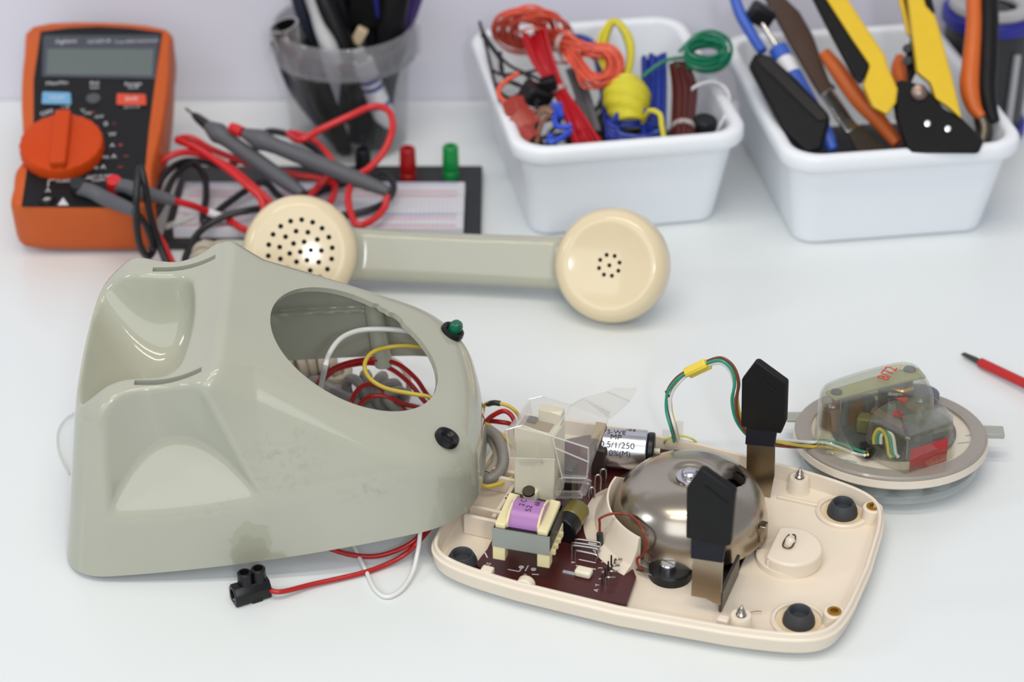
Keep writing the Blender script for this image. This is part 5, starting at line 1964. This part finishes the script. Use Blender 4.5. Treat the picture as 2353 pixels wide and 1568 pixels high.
# white tube with blue print
a, b = tb_(836, 146, -27), tb_(896, 300, -25)
o = thing('glue_tube', 'white tube with blue print slanting inside the tub', 'tube', loc=tuple(b))
dd = (b - a) / np.linalg.norm(b - a)
MB().lathe([(0, -2), (6, -2), (6.4, 0), (6.4, 36), (4, 41), (2, 44), (0, 44)], a, dd, 24).build('body', M_whitep, o, world=True)
MB().lathe([(0, -9), (3.6, -9), (3.8, -2), (0, -2)], a, dd, 20).build('cap', M_lgrey, o, world=True)
M_bprint = mat('blue_print', (86, 92, 160), rough=.5)
for s_ in (9, 14, 26):
    MB().lathe([(6.45, s_), (6.5, s_ + .2), (6.5, s_ + 2.6), (6.45, s_ + 2.8)], a, dd, 24).build('print_band', M_bprint, o, world=True)
# marker with a beige chisel tip, black body, tip up
o = thing('paint_marker', 'black paint marker with beige chisel tip and blue band in the tub', 'marker', loc=tuple(tb_(800, 330, -6)))
a, b = tb_(838, 58, 0), tb_(800, 330, -6)
dd = (b - a) / np.linalg.norm(b - a)
MB().lathe([(0, 0), (4, 0), (6.6, 10), (9.5, 14), (9.5, 60), (0, 62)], a, dd, 24).build('body', M_blackg, o, world=True)
a2 = tb_(826, 82, -8)
MB().box(tuple(a2), (6.5, 4, 11), Matrix.Rotation(0.5, 3, 'Y')).build('chisel_tip', M_beige, o, world=True, bevel=0.8)
c = tb_(842, 20, 6)
MB().box(tuple(c), (21, 9, 24), Matrix.Rotation(0.12, 3, 'Y')).build('clip_box', M_blackg, o, world=True, bevel=1.5)
MB().box(tuple(tb_(866, 8, 4)), (2.2, 6, 16), Matrix.Rotation(-.1, 3, 'Y')).build('blue_band', M_dblue, o, world=True)
o = rod('pen', 'purple-capped pen sticking out at the far right of the tub', 'pen', [tb_(965, -30, 10), tb_(935, 60, 8), tb_(900, 180, 4), tb_(880, 300, 4)], [4.0, 4.0, 3.4, 2.4], M_purp)

# ================================================================== cable reel behind the tool bin
M_reelring = mat('reel_grey', (176, 176, 178), rough=0.4, var=0.04)
M_reelblue = mat('reel_blue', (30, 34, 146), rough=0.4, var=0.06)
M_reelblack = mat('reel_black', (42, 42, 46), rough=0.45, var=0.12, scale=200)
rc = np.array([PY(2262, 120, 1206)[0] + 1, 1206.0, 0])
reel = thing('wire_reel', 'blue and black reel of wire with grey top ring behind the tool bin', 'reel', loc=tuple(rc))
RZ = PY(2262, 60, 1182)[2]
MB().lathe([(0, 0), (28, 0), (29, 1), (29, 6), (28, 7), (0, 7)], n=56).build('bottom_flange', M_reelblue, reel)
MB().lathe([(0, 7), (25.5, 7), (26, 12), (26, RZ - 12), (25.5, RZ - 6), (0, RZ - 6)], n=56).build('winding', M_reelblack, reel)
MB().lathe([(12, RZ - 7), (28, RZ - 7), (29, RZ - 6), (29, RZ), (28, RZ + 1), (12, RZ + 1)], n=56, closed=True).build('top_flange', M_reelblue, reel)
MB().lathe([(15, RZ + 1), (24.5, RZ + 1), (25.5, RZ + 3), (24.5, RZ + 6), (21, RZ + 7), (17, RZ + 6), (15, RZ + 4)], n=56, closed=True).build('top_ring', M_reelring, reel)
MB().lathe([(0, RZ - 2), (15, RZ - 2), (15, RZ + 1), (0, RZ + 1)], n=40).build('core', M_reelblack, reel)
MB().box((13, -24.6, RZ * .45), (3.4, 2.4, RZ * .62), Matrix.Rotation(.5, 3, 'Z')).build('label_strip', M_lgrey, reel)
# ================================================================== contents of the wire bin
B1 = FR[bin1.name]
y0b = B1.translation.y


def Q(px, py, dy):
    """photo pixel at dy mm behind the bin's front rim"""
    return PY(px, py, y0b + dy)


def bundle(name, label, cat, m, paths, r, n=6, sub=5, closed=False, extra=None):
    k = MB()
    for p in paths:
        k.tube(p, r, n=n, sub=sub, closed=closed)
    o = k.build(name, m)
    tag(o, label, cat)
    return o


def tie(o, a, r, axis, m, name='tie'):
    k = MB().lathe([(r * .86, -1.4), (r, -1.4), (r * 1.06, 0), (r, 1.4), (r * .86, 1.4)], a, axis, 24, closed=True)
    off = np.array(tuple(o.location)) / MM
    k.v = [tuple(np.array(tuple(p)) - off) for p in k.v]
    return k.build(name, m, o)


M_worange = mat('wire_orange', (230, 94, 68), rough=0.38, var=0.08, scale=300)
M_wred = mat('wire_crimson', (188, 20, 34), rough=0.35, var=0.08, scale=300)
M_wyel = mat('wire_lemon', (216, 204, 50), rough=0.4, var=0.08, scale=300)
M_wblue = mat('wire_blue', (26, 52, 150), rough=0.38, var=0.1, scale=300)
M_wgreen = mat('wire_emerald', (10, 122, 88), rough=0.36, var=0.1, scale=300)
M_wbrown = mat('wire_maroon', (84, 30, 26), rough=0.36, var=0.1, scale=300)
M_wgrey = mat('wire_grey', (104, 104, 108), rough=0.42, var=0.1, scale=300)
M_wblk = mat('wire_black', (32, 32, 36), rough=0.42, var=0.1, scale=300)
M_tie = clear_mat('tie_clear', body=0.4, body_rgb=(222, 210, 206), edge=.4)
rnd = random.Random(11)
g = rnd.gauss

paths = []
for i in range(30):
    s = rnd.uniform(.55, 1.0)
    cx_, cy_ = 1215 + g(0, 14), 68 + g(0, 7)
    rx, ry = 78 * s + g(0, 8), 46 * s + g(0, 5)
    dz = g(0, 4)
    p = [Q(1294 + g(0, 5), 97 + g(0, 14), 82 + dz)]
    for k in range(7):
        a = math.radians(20 - 300 * k / 6 - 15)
        p.append(Q(cx_ + rx * math.cos(a), cy_ + ry * math.sin(a) * 1.0, 100 + dz + 14 * math.sin(a)))
    p.append(Q(1294 + g(0, 5), 97 + g(0, 14), 80 + dz))
    s2 = rnd.uniform(.5, 1.0)
    cx2, cy2 = 1378 + g(0, 8), 150 + g(0, 6)
    tw = rnd.uniform(-.4, .4)
    for k in range(6):
        a = math.radians(-120 + 240 * k / 5) + tw
        p.append(Q(cx2 + 54 * s2 * math.cos(a), cy2 + 48 * s2 * math.sin(a), 62 + dz - 10 * math.sin(a)))
    paths.append(p)
o = bundle('wire_bundle', 'loose orange wire hank tied in its middle, topmost in the wire bin', 'wire bundle', M_worange, paths, 0.62, closed=True, sub=4)
tie(o, Q(1294, 97, 80), 6.6, Q(1330, 115, 75) - Q(1260, 85, 88), M_tie)

paths = []
for i in range(34):
    u, w_ = rnd.uniform(-1, 1), rnd.uniform(-1, 1)
    paths.append([Q(1222 + 26 * u + 6, 82 + g(0, 8) - 6 * u, 88 + 5 * w_), Q(1250 + 23 * u, 145 - 4 * u, 70 + 4 * w_), Q(1285 + 14 * u, 208 - 2 * u, 56 + 2.5 * w_), Q(1318 + 22 * u, 265, 40 + 4 * w_), Q(1358 + 36 * u, 330 + 14, 24 + 6 * w_)])
o = bundle('wire_bundle', 'straight crimson wire bundle crossing the middle of the wire bin', 'wire bundle', M_wred, paths, 0.85)
tie(o, Q(1285, 208, 56), 4.6, Q(1300, 235, 50) - Q(1270, 180, 62), M_tie)

paths = []
for i in range(22):
    u = rnd.uniform(-1, 1)
    w_ = rnd.uniform(-1, 1)
    paths.append([Q(1424 + 8 * u, 196, 56 + 3 * w_), Q(1388 + 10 * u + 6 * w_, 140, 72 + 5 * w_), Q(1386 + 12 * u, 85 + 4 * w_, 84 + 5 * w_), Q(1412 + 6 * u, 44 + 7 * abs(w_), 90 + 5 * w_), Q(1442 + 9 * u, 85, 84 + 5 * w_), Q(1448 + 6 * u, 140, 72 + 5 * w_)])
top = paths
o = bundle('wire_hank', 'lemon yellow wire hank with a tall loop, wrapped at its foot, in the wire bin', 'wire hank', M_wyel, top, 0.8, closed=True, sub=4)
wrap = []
ax0, ax1 = Q(1436, 192, 54), Q(1446, 282, 34)
axd = (ax1 - ax0)
axl = np.linalg.norm(axd)
axd /= axl
nx = np.cross(axd, (0, 1, 0))
nx /= np.linalg.norm(nx)
ny = np.cross(axd, nx)
for k in range(15 * 12 + 1):
    t = k / (15 * 12)
    a = 2 * PI * k / 12
    R = 8 + 4.2 * math.sin(PI * min(1, t * 1.15) ** .8) + .4 * math.sin(k * 1.7)
    wrap.append(ax0 + axd * axl * (t + .05 * math.sin(a + .6)) + (nx * math.cos(a) + ny * math.sin(a)) * R)
wrap += [Q(1492, 254, 26), Q(1516, 262, 22), Q(1520, 285, 18), Q(1526, 318, 14)]
k = MB().tube(wrap, 1.5, n=8, sub=2)
k.cyl(ax0 - axd * 2, ax1, 8.4, 8.0, n=20)
off = np.array(tuple(o.location)) / MM
k.v = [tuple(np.array(tuple(p)) - off) for p in k.v]
k.build('wrapping', M_wyel, o)

paths = []
for i in range(30):
    u, w_ = rnd.uniform(-1, 1), rnd.uniform(-1, 1)
    paths.append([Q(1504 + 28 * u + (6 if u > 0 else 0), 131 + g(0, 5) + (8 if u < -.3 else 0), 80 + 5 * w_), Q(1508 + 32 * u, 200, 62 + 5 * w_), Q(1506 + 30 * u, 330, 26 + 5 * w_)])
bundle('wire_bundle', 'straight dark blue wire bundle standing beside the yellow hank', 'wire bundle', M_wblue, paths, 1.3)
ring = []
ax0, ax1 = Q(1400, 300, 26), Q(1530, 300, 24)
for k in range(9 * 14 + 1):
    a = 2 * PI * k / 14
    c_ = Q(1465, 296 + g(0, 2), 26)
    R = 13 + 5 * ((k * 7) % 14) / 14
    ring.append(c_ + np.array([R * 1.05 * math.cos(a), R * .55 * math.sin(a), -5 + 8 * ((k // 14) % 4) / 3 + 4 * math.sin(a)]))
bundle('wire_coil', 'dark blue wire coil lying under the yellow hank', 'wire coil', M_wblue, [ring], 1.5, sub=3)
paths = []
for i in range(16):
    u, w_ = rnd.uniform(-1, 1), rnd.uniform(-1, 1)
    paths.append([Q(1300 + 12 * u, 62 + 6 * w_ + 24, 112 + 3 * w_), Q(1335 + 12 * u, 76 + 4 * w_ + 8, 112 + 3 * w_), Q(1362 + 10 * u, 104, 106 + 4 * w_), Q(1380 + 10 * u, 150, 92 + 4 * w_), Q(1392 + 9 * u, 230, 60 + 4 * w_), Q(1404 + 9 * u, 318, 26 + 4 * w_)])
bundle('wire_bundle', 'slate blue wire bundle arching behind the orange hank', 'wire bundle', M_wblue, paths, 0.9)
paths = []
for i in range(24):
    u, w_ = rnd.uniform(-1, 1), rnd.uniform(-1, 1)
    paths.append([Q(1316 + 14 * u, 160, 78 + 5 * w_), Q(1338 + 17 * u, 215, 60 + 5 * w_), Q(1362 + 18 * u, 300, 34 + 5 * w_)])
bundle('wire_bundle', 'grey wire bundle behind the crimson bundle in the wire bin', 'wire bundle', M_wgrey, paths, 0.85)
paths = []
for i in range(26):
    a = rnd.uniform(0, 2 * PI)
    rr_ = math.sqrt(rnd.uniform(.2, 1))
    u, w_ = rr_ * math.cos(a), rr_ * math.sin(a)
    paths.append([Q(1560 + 22 * u, 148 + 6 * w_, 72 + 6 * w_), Q(1572 + 28 * u, 200, 56 + 7 * w_), Q(1570 + 26 * u, 262, 38 + 7 * w_), Q(1568 + 27 * u, 322, 20 + 6 * w_)])
o = bundle('wire_bundle', 'maroon wire bundle standing upright at the right of the blue bundle', 'wire bundle', M_wbrown, paths, 1.35)
tie(o, Q(1570, 296, 28), 7.2, Q(1570, 322, 20) - Q(1570, 262, 38), M_tie)
# emerald coil resting on the rim
paths = []
coil = []
for k in range(13 * 14 + 1):
    a = 2 * PI * k / 14
    lay = k // 14
    f = 1 - .25 * ((lay * 5) % 7) / 7
    coil.append(Q(1626 + 49 * f * math.cos(a) - 4 * (lay % 3), 122 - 2.2 * lay * .6 + 30 * f * math.sin(a) + 6 * (lay % 4), 78 + 14 * math.cos(a * .5 + lay) - 8 * math.sin(a)))
o = bundle('wire_coil', 'emerald green wire coil resting on the right rim of the wire bin', 'wire coil', M_wgreen, [coil, [Q(1590, 132, 70), Q(1545, 135, 66), Q(1510, 150, 62), Q(1474, 178, 58)], [Q(1560, 120, 74), Q(1600, 80, 80), Q(1640, 72, 82), Q(1674, 92, 82), Q(1680, 125, 78), Q(1660, 155, 72), Q(1600, 158, 66), Q(1555, 150, 64)]], 1.1, sub=3)
bundle('zip_tie', 'white zip-tie loop curving at the right end of the wire bin', 'zip tie', M_whitep, [[Q(1576, 222, 46), Q(1596, 200, 52), Q(1632, 188, 58), Q(1662, 198, 60), Q(1676, 225, 54), Q(1668, 262, 42), Q(1640, 310, 24)]], 0.9, n=8)
paths = [[Q(1102, 50, 116), Q(1118, 110, 100), Q(1134, 180, 76), Q(1150, 240, 50)], [Q(1104, 60, 118), Q(1130, 105, 100), Q(1170, 150, 80), Q(1230, 178, 60), Q(1260, 200, 50)], [Q(1106, 80, 110), Q(1150, 140, 86), Q(1160, 180, 70), Q(1200, 200, 56), Q(1250, 215, 46)],
         [Q(1150, 120, 96), Q(1152, 165, 76), Q(1180, 172, 66), Q(1240, 160, 66)], [Q(1140, 195, 62), Q(1180, 190, 58), Q(1220, 215, 46), Q(1235, 250, 34)], [Q(1130, 160, 76), Q(1155, 172, 66), Q(1200, 168, 64), Q(1225, 190, 54)], [Q(1146, 210, 56), Q(1170, 225, 48), Q(1210, 212, 46), Q(1240, 235, 38)]]
bundle('wire_tangle', 'loose black wires hanging over the left corner of the wire bin', 'wire tangle', M_wblk, paths, 1.0)
c = Q(1232, 218, 46)
o = thing('black_connector', 'black connector block among the loose wires at the left of the bin', 'connector', loc=tuple(c))
MB().box(tuple(c), (16, 12, 11), Matrix.Rotation(.5, 3, 'Y') @ Matrix.Rotation(.4, 3, 'Z')).build('body', M_black, o, world=True, bevel=1.5)
MB().box(tuple(c + np.array([7, 4, 5])), (9, 8, 7), Matrix.Rotation(-.3, 3, 'Y')).build('shell', M_blackg, o, world=True, bevel=1.0)
paths = [[Q(1192, 168, 60), Q(1165, 185, 56), Q(1146, 205, 52), Q(1150, 225, 46), Q(1168, 236, 42), Q(1205, 236, 40)]]
bundle('red_wire', 'short bent red wire end at the left wall of the wire bin', 'wire', M_worange, paths, 1.5, n=8)
M_fold = mat('brick_red_plastic', (160, 46, 34), rough=.35, var=.1)
o = thing('red_ribbon', 'crumpled red plastic sleeve low in the left front of the wire bin', 'plastic sleeve', loc=tuple(Q(1200, 290, 22)))
k = MB()
for (xa, ya, da), (xb, yb_, db), w_ in (((1160, 258, 36), (1212, 240, 38), 11), ((1180, 300, 24), (1230, 262, 32), 12), ((1196, 322, 15), (1232, 300, 20), 9)):
    a, b = Q(xa, ya, da), Q(xb, yb_, db)
    d_ = (b - a) / np.linalg.norm(b - a)
    s_ = np.cross(d_, (0, -.6, .8)) * w_ / 2
    n_ = np.cross(d_, s_)
    n_ = n_ / np.linalg.norm(n_) * .6
    MB().loft([[p + s_ + n_, p - s_ + n_, p - s_ - n_, p + s_ - n_] for p in (a, (a + b) / 2 + np.array([0, 0, 3]), b)]).build('fold', M_fold, o, world=True, bevel=0.3)
paths = [[Q(1172, 280, 30), Q(1210, 262, 34), Q(1255, 248, 36), Q(1268, 258, 34)], [Q(1215, 325, 16), Q(1228, 280, 28), Q(1250, 255, 34), Q(1270, 260, 33)], [Q(1232, 335, 12), Q(1242, 290, 24), Q(1262, 262, 32)]]
bundle('wire_bundle', 'translucent brown wires low in the left front of the wire bin', 'wire bundle', mat('amber_wire', (134, 92, 70), rough=.3, var=.15), paths, 1.5, n=8)
paths = [[Q(1288, 238, 40), Q(1276, 262, 34), Q(1278, 288, 26), Q(1300, 292, 24), Q(1312, 286, 25)], [Q(1312, 300, 21), Q(1288, 318, 16), Q(1262, 326, 14), Q(1266, 310, 18)], [Q(1268, 240, 40), Q(1285, 250, 36), Q(1290, 270, 30)]]
bundle('blue_clips', 'bright blue wire loops left of the crimson bundle', 'wire', mat('bright_blue', (40, 76, 196), rough=.35), paths, 1.7, n=8)
c = Q(1614, 288, 30)
MBk = MB().lathe([(0, 0), (6.5, 0), (7, 3), (7, 11), (6, 13), (0, 13)], c - np.array([0, 0, 8]), (.15, -.1, 1), 28)
tag(MBk.build('black_plug', M_black, bevel=0.5), 'black knob beside the maroon bundle in the wire bin', 'cap')
paths = []
for i in range(90):
    u, w_ = rnd.uniform(0, 1), rnd.uniform(0, 1)
    p0 = np.array(tuple(B1 @ Vector((-44 + 92 * u, 22 + 100 * w_, 5 + rnd.uniform(0, 24)))))
    p = [p0]
    for j in range(4):
        p.append(p[-1] + np.array([g(0, 9), g(0, 9), 0]))
        p[-1][2] = 5 + rnd.uniform(0, 26)
    q = [np.array(tuple(B1.inverted() @ Vector(v))) for v in p]
    q = [np.array([min(max(v[0], -40), 40), min(max(v[1], 32), 126), max(v[2], 5)]) for v in q]
    paths.append([np.array(tuple(B1 @ Vector(v))) for v in q])
o = bundle('wire_tangle', 'dark tangle of wire scraps covering the floor of the wire bin', 'wire tangle', M_wblk, paths, 1.4, n=6, sub=4)
# ================================================================== contents of the tool bin
B2 = FR[bin2.name]
y0c = B2.translation.y
M_yel = mat('handle_yellow', (226, 188, 34), rough=0.4, var=0.05)
M_orh = mat('handle_orange', (206, 98, 30), rough=0.42, var=0.06)
M_toolblk = mat('tool_black', (20, 20, 22), rough=0.5, var=0.12, spec=0.22)
M_wood = mat('dark_wood', (74, 50, 40), rough=0.55, var=0.2, scale=60)
M_bristle = mat('bristles', (62, 54, 40), rough=0.8, var=0.3, scale=500)


def K(px, py, dy):
    return PY(px, py, y0c + dy)


def slab(pix, dy, th, lean=0.0):
    """solid plate whose outline is seen face on; dy given per point or constant, th its thickness going back"""
    f = []
    for q in pix:
        d_ = q[2] if len(q) > 2 else dy
        f.append(K(q[0], q[1], d_))
    n = len(f)
    nrm = np.array([0.05, 0.86, -0.5])
    b = [p + nrm * th for p in f]
    k = MB()
    k.add(f + b, [tuple(range(n)), tuple(range(2 * n - 1, n - 1, -1))] + [(i, n + i, n + (i + 1) % n, (i + 1) % n) for i in range(n)])
    return k


def dyl(py, top=(0, 104), bot=(330, 22)):
    """tools lean back: depth behind the front rim as a function of picture height"""
    t = (py - top[0]) / (bot[0] - top[0])
    return top[1] + (bot[1] - top[1]) * t


def lean(pix, top=(0, 104), bot=(330, 22), add=0):
    return [(x, y, dyl(y, top, bot) + add) for x, y in pix]


# big black case in front
o = thing('tool_case', 'black rectangular tool case leaning at the left front of the tool bin', 'case', loc=tuple(K(1850, 330, 24)))
slab(lean([(1722, 150), (1736, 120), (1770, 128), (1832, 182), (1902, 258), (1910, 272), (1890, 345), (1850, 352), (1800, 300)], (120, 66), (350, 14)), 0, 15).build('body', M_toolblk, o, world=True, bevel=2.5, seg=3)
slab(lean([(1742, 128), (1768, 132), (1900, 262), (1902, 275), (1880, 278), (1740, 142)], (120, 65), (350, 13)), 0, 2).build('lid_edge', M_black, o, world=True, bevel=0.6)
# desoldering pump: blue arm, blue body with white band
o = thing('desoldering_pump', 'blue and white desoldering pump with a thin side arm in the tool bin', 'desoldering pump', loc=tuple(K(1905, 330, 30)))
MB().tube([K(1688, -6, 108), K(1702, 34, 100), K(1728, 80, 90), K(1752, 118, 80)], [3.2, 3.4, 3.2, 3.0], n=14).build('arm', M_blue, o, world=True)
a, b = K(1788, 112, 84), K(1915, 345, 26)
dd = (b - a) / np.linalg.norm(b - a)
LL = np.linalg.norm(b - a)
MB().lathe([(0, 0), (5.6, 0), (5.8, 8), (0, 8)], a, dd, 24).build('collar', M_blue, o, world=True)
MB().lathe([(0, 8), (5.2, 8), (5.2, 19), (0, 19)], a, dd, 24).build('white_band', M_whitep, o, world=True)
MB().lathe([(0, 19), (5.4, 19), (5.4, 52), (4.6, LL - 8), (2.6, LL), (0, LL)], a, dd, 24).build('body', M_blue, o, world=True)
MB().tube([K(1752, 55, 96), a], [1.5, 1.5], n=12, smooth=False).build('plunger_rod', M_chrome, o, world=True)
c = K(1748, 34, 100)
MB().box(tuple(c), (15, 10, 12), Matrix.Rotation(.5, 3, 'Y')).build('plunger_knob', M_black, o, world=True, bevel=2.5, seg=3)
# flat brush with a dark handle
o = thing('paint_brush', 'flat paint brush with dark wooden handle and worn ferrule', 'brush', loc=tuple(K(2000, 330, 26)))
slab(lean([(1712, -84), (1728, -96), (1748, -90), (1796, -14), (1838, 26), (1868, 78), (1908, 190), (1925, 200), (1890, 226), (1868, 192), (1812, 96), (1772, 22), (1752, -14)], add=16), 0, 7).build('handle', M_wood, o, world=True, bevel=2.0, seg=3)
slab(lean([(1886, 218), (1912, 200), (1962, 276), (1978, 292), (1946, 306)], add=14), 0, 8).build('ferrule', M_chrome, o, world=True, bevel=0.8)
slab(lean([(1948, 306), (1980, 288), (2026, 326), (2040, 348), (1972, 352)], add=14), 0, 7).build('bristles', M_bristle, o, world=True, bevel=0.8)
# orange-handled pliers below the wire stripper
o = thing('pliers', 'pliers with slim orange grips lying under the yellow stripper', 'pliers', loc=tuple(K(2040, 320, 36)))
MB().tube([K(1894, 122, 82), K(1925, 162, 72), K(1970, 225, 58), K(2020, 278, 46), K(2062, 330, 34)], [3.6, 4.8, 5.0, 4.6, 3.4], n=16).build('grip', M_orh, o, world=True)
MB().tube([K(2068, 132, 84), K(2066, 160, 76), K(2076, 200, 66), K(2090, 250, 54), K(2086, 320, 38)], [3.0, 4.6, 4.6, 4.2, 3.0], n=16).build('grip', M_orh, o, world=True)
# wire stripper: two yellow and black handles meeting in a black head
o = thing('wire_stripper', 'large yellow and black automatic wire stripper in the tool bin', 'wire stripper', loc=tuple(K(2150, 330, 24)))
slab(lean([(2052, 200), (2068, 182), (2100, 190), (2128, 200), (2170, 250), (2212, 272), (2240, 300), (2262, 322), (2250, 352), (2090, 352), (2062, 270)], add=-16), 0, 12).build('head', M_toolblk, o, world=True, bevel=1.4)
slab(lean([(1826, -116), (1846, -128), (1868, -118), (1942, -14), (1990, 60), (2034, 126), (2042, 154), (2064, 204), (2060, 236), (2040, 264), (2006, 246), (1984, 196), (2000, 150), (1960, 92), (1892, -14)], add=-18), 0, 10).build('handle', M_yel, o, world=True, bevel=1.6, seg=3)
slab(lean([(1800, -114), (1826, -118), (1892, -14), (1962, 94), (2002, 150), (1980, 194), (1964, 178), (1902, 62), (1864, -14)], add=-16), 0, 9).build('grip', M_toolblk, o, world=True, bevel=1.6, seg=3, label='black rubber grip along the yellow handle')
slab(lean([(2076, -116), (2090, -126), (2104, -116), (2122, -14), (2128, 12), (2150, 36), (2158, 60), (2190, 180), (2212, 274), (2180, 246), (2150, 226), (2138, 190), (2108, 166), (2100, 100), (2086, -14)], add=-18), 0, 10).build('handle', M_yel, o, world=True, bevel=1.6, seg=3)
slab(lean([(2106, -108), (2124, -108), (2140, -14), (2150, 30), (2130, 14)], add=-16), 0, 8).build('grip', M_toolblk, o, world=True, bevel=0.8)
slab(lean([(2054, -90), (2072, -90), (2084, -14), (2104, 70), (2106, 166), (2090, 200), (2082, 130), (2094, 90)], add=-4), 0, 6).build('grip', M_toolblk, o, world=True, bevel=0.8)
slab(lean([(2046, -84), (2060, -84), (2074, -14), (2096, 80), (2086, 82)], add=-6), 0, 5).build('handle', M_yel, o, world=True, bevel=0.8)
c0 = K(2112, 212, dyl(212) - 18)
nr = Vector((-.05, -.86, .5))
MB().lathe([(0, 0), (4.4, 0), (4.4, 1.4), (3.2, 2.2), (0, 2.4)], c0, nr, 24).build('pivot', mat('pivot_bronze', (142, 122, 112), rough=.35, metal=.9), o, world=True)
for px, py in ((2131, 284), (2178, 296)):
    MB().lathe([(0, 0), (1.7, 0), (1.6, .8), (0, 1.0)], K(px, py, dyl(py) - 17), nr, 16).build('rivet', M_chrome, o, world=True)
for px, py in ((2084, 112), (2084, 140)):
    MB().lathe([(0, 0), (2.6, 0), (2.4, 4), (0, 4)], K(px, py, dyl(py) - 6), nr, 16).build('stop_knob', M_black, o, world=True)
# snips with one orange and one black grip at the right end
o = thing('snips', 'snips with one orange and one black grip at the right end of the tool bin', 'snips', loc=tuple(K(2262, 300, 40)))
MB().tube([K(2246, -120, 116), K(2242, -60, 105), K(2238, -20, 96), K(2238, 60, 78), K(2232, 140, 62), K(2228, 200, 50), K(2238, 245, 42), K(2256, 270, 36)], [2.4, 4.0, 4.4, 4.6, 5.2, 5.6, 4.4, 2.6], n=16).build('grip', M_orh, o, world=True)
MB().tube([K(2274, -120, 116), K(2273, -60, 105), K(2272, -20, 96), K(2272, 60, 79), K(2270, 140, 63), K(2268, 200, 51), K(2274, 250, 42), K(2284, 280, 36)], [2.8, 4.8, 5.4, 5.6, 5.6, 5.2, 4.4, 3.4], n=16).build('grip', M_toolblk, o, world=True)
MB().tube([K(2250, 262, 40), K(2262, 300, 34), K(2252, 345, 24)], [3.6, 5.0, 3.6], n=14).build('jaw', M_dsteel, o, world=True)
# added black filler body standing in for dark clutter low in the bin
o = thing('black_filler', 'added black pouch under the tools on the floor of the tool bin', 'filler', loc=tuple(np.array(tuple(B2 @ Vector((0, 60, 3))))))
k = MB()
k.M = B2
k.loft([[(x, y, z) for x, y in rrect(w_, d_, 12, 5, -2, 66)] for w_, d_, z in ((70, 76, 3), (82, 88, 6), (86, 92, 14), (80, 86, 24), (60, 66, 30), (30, 36, 32))])
k.build('filler', M_toolblk, o, world=True)
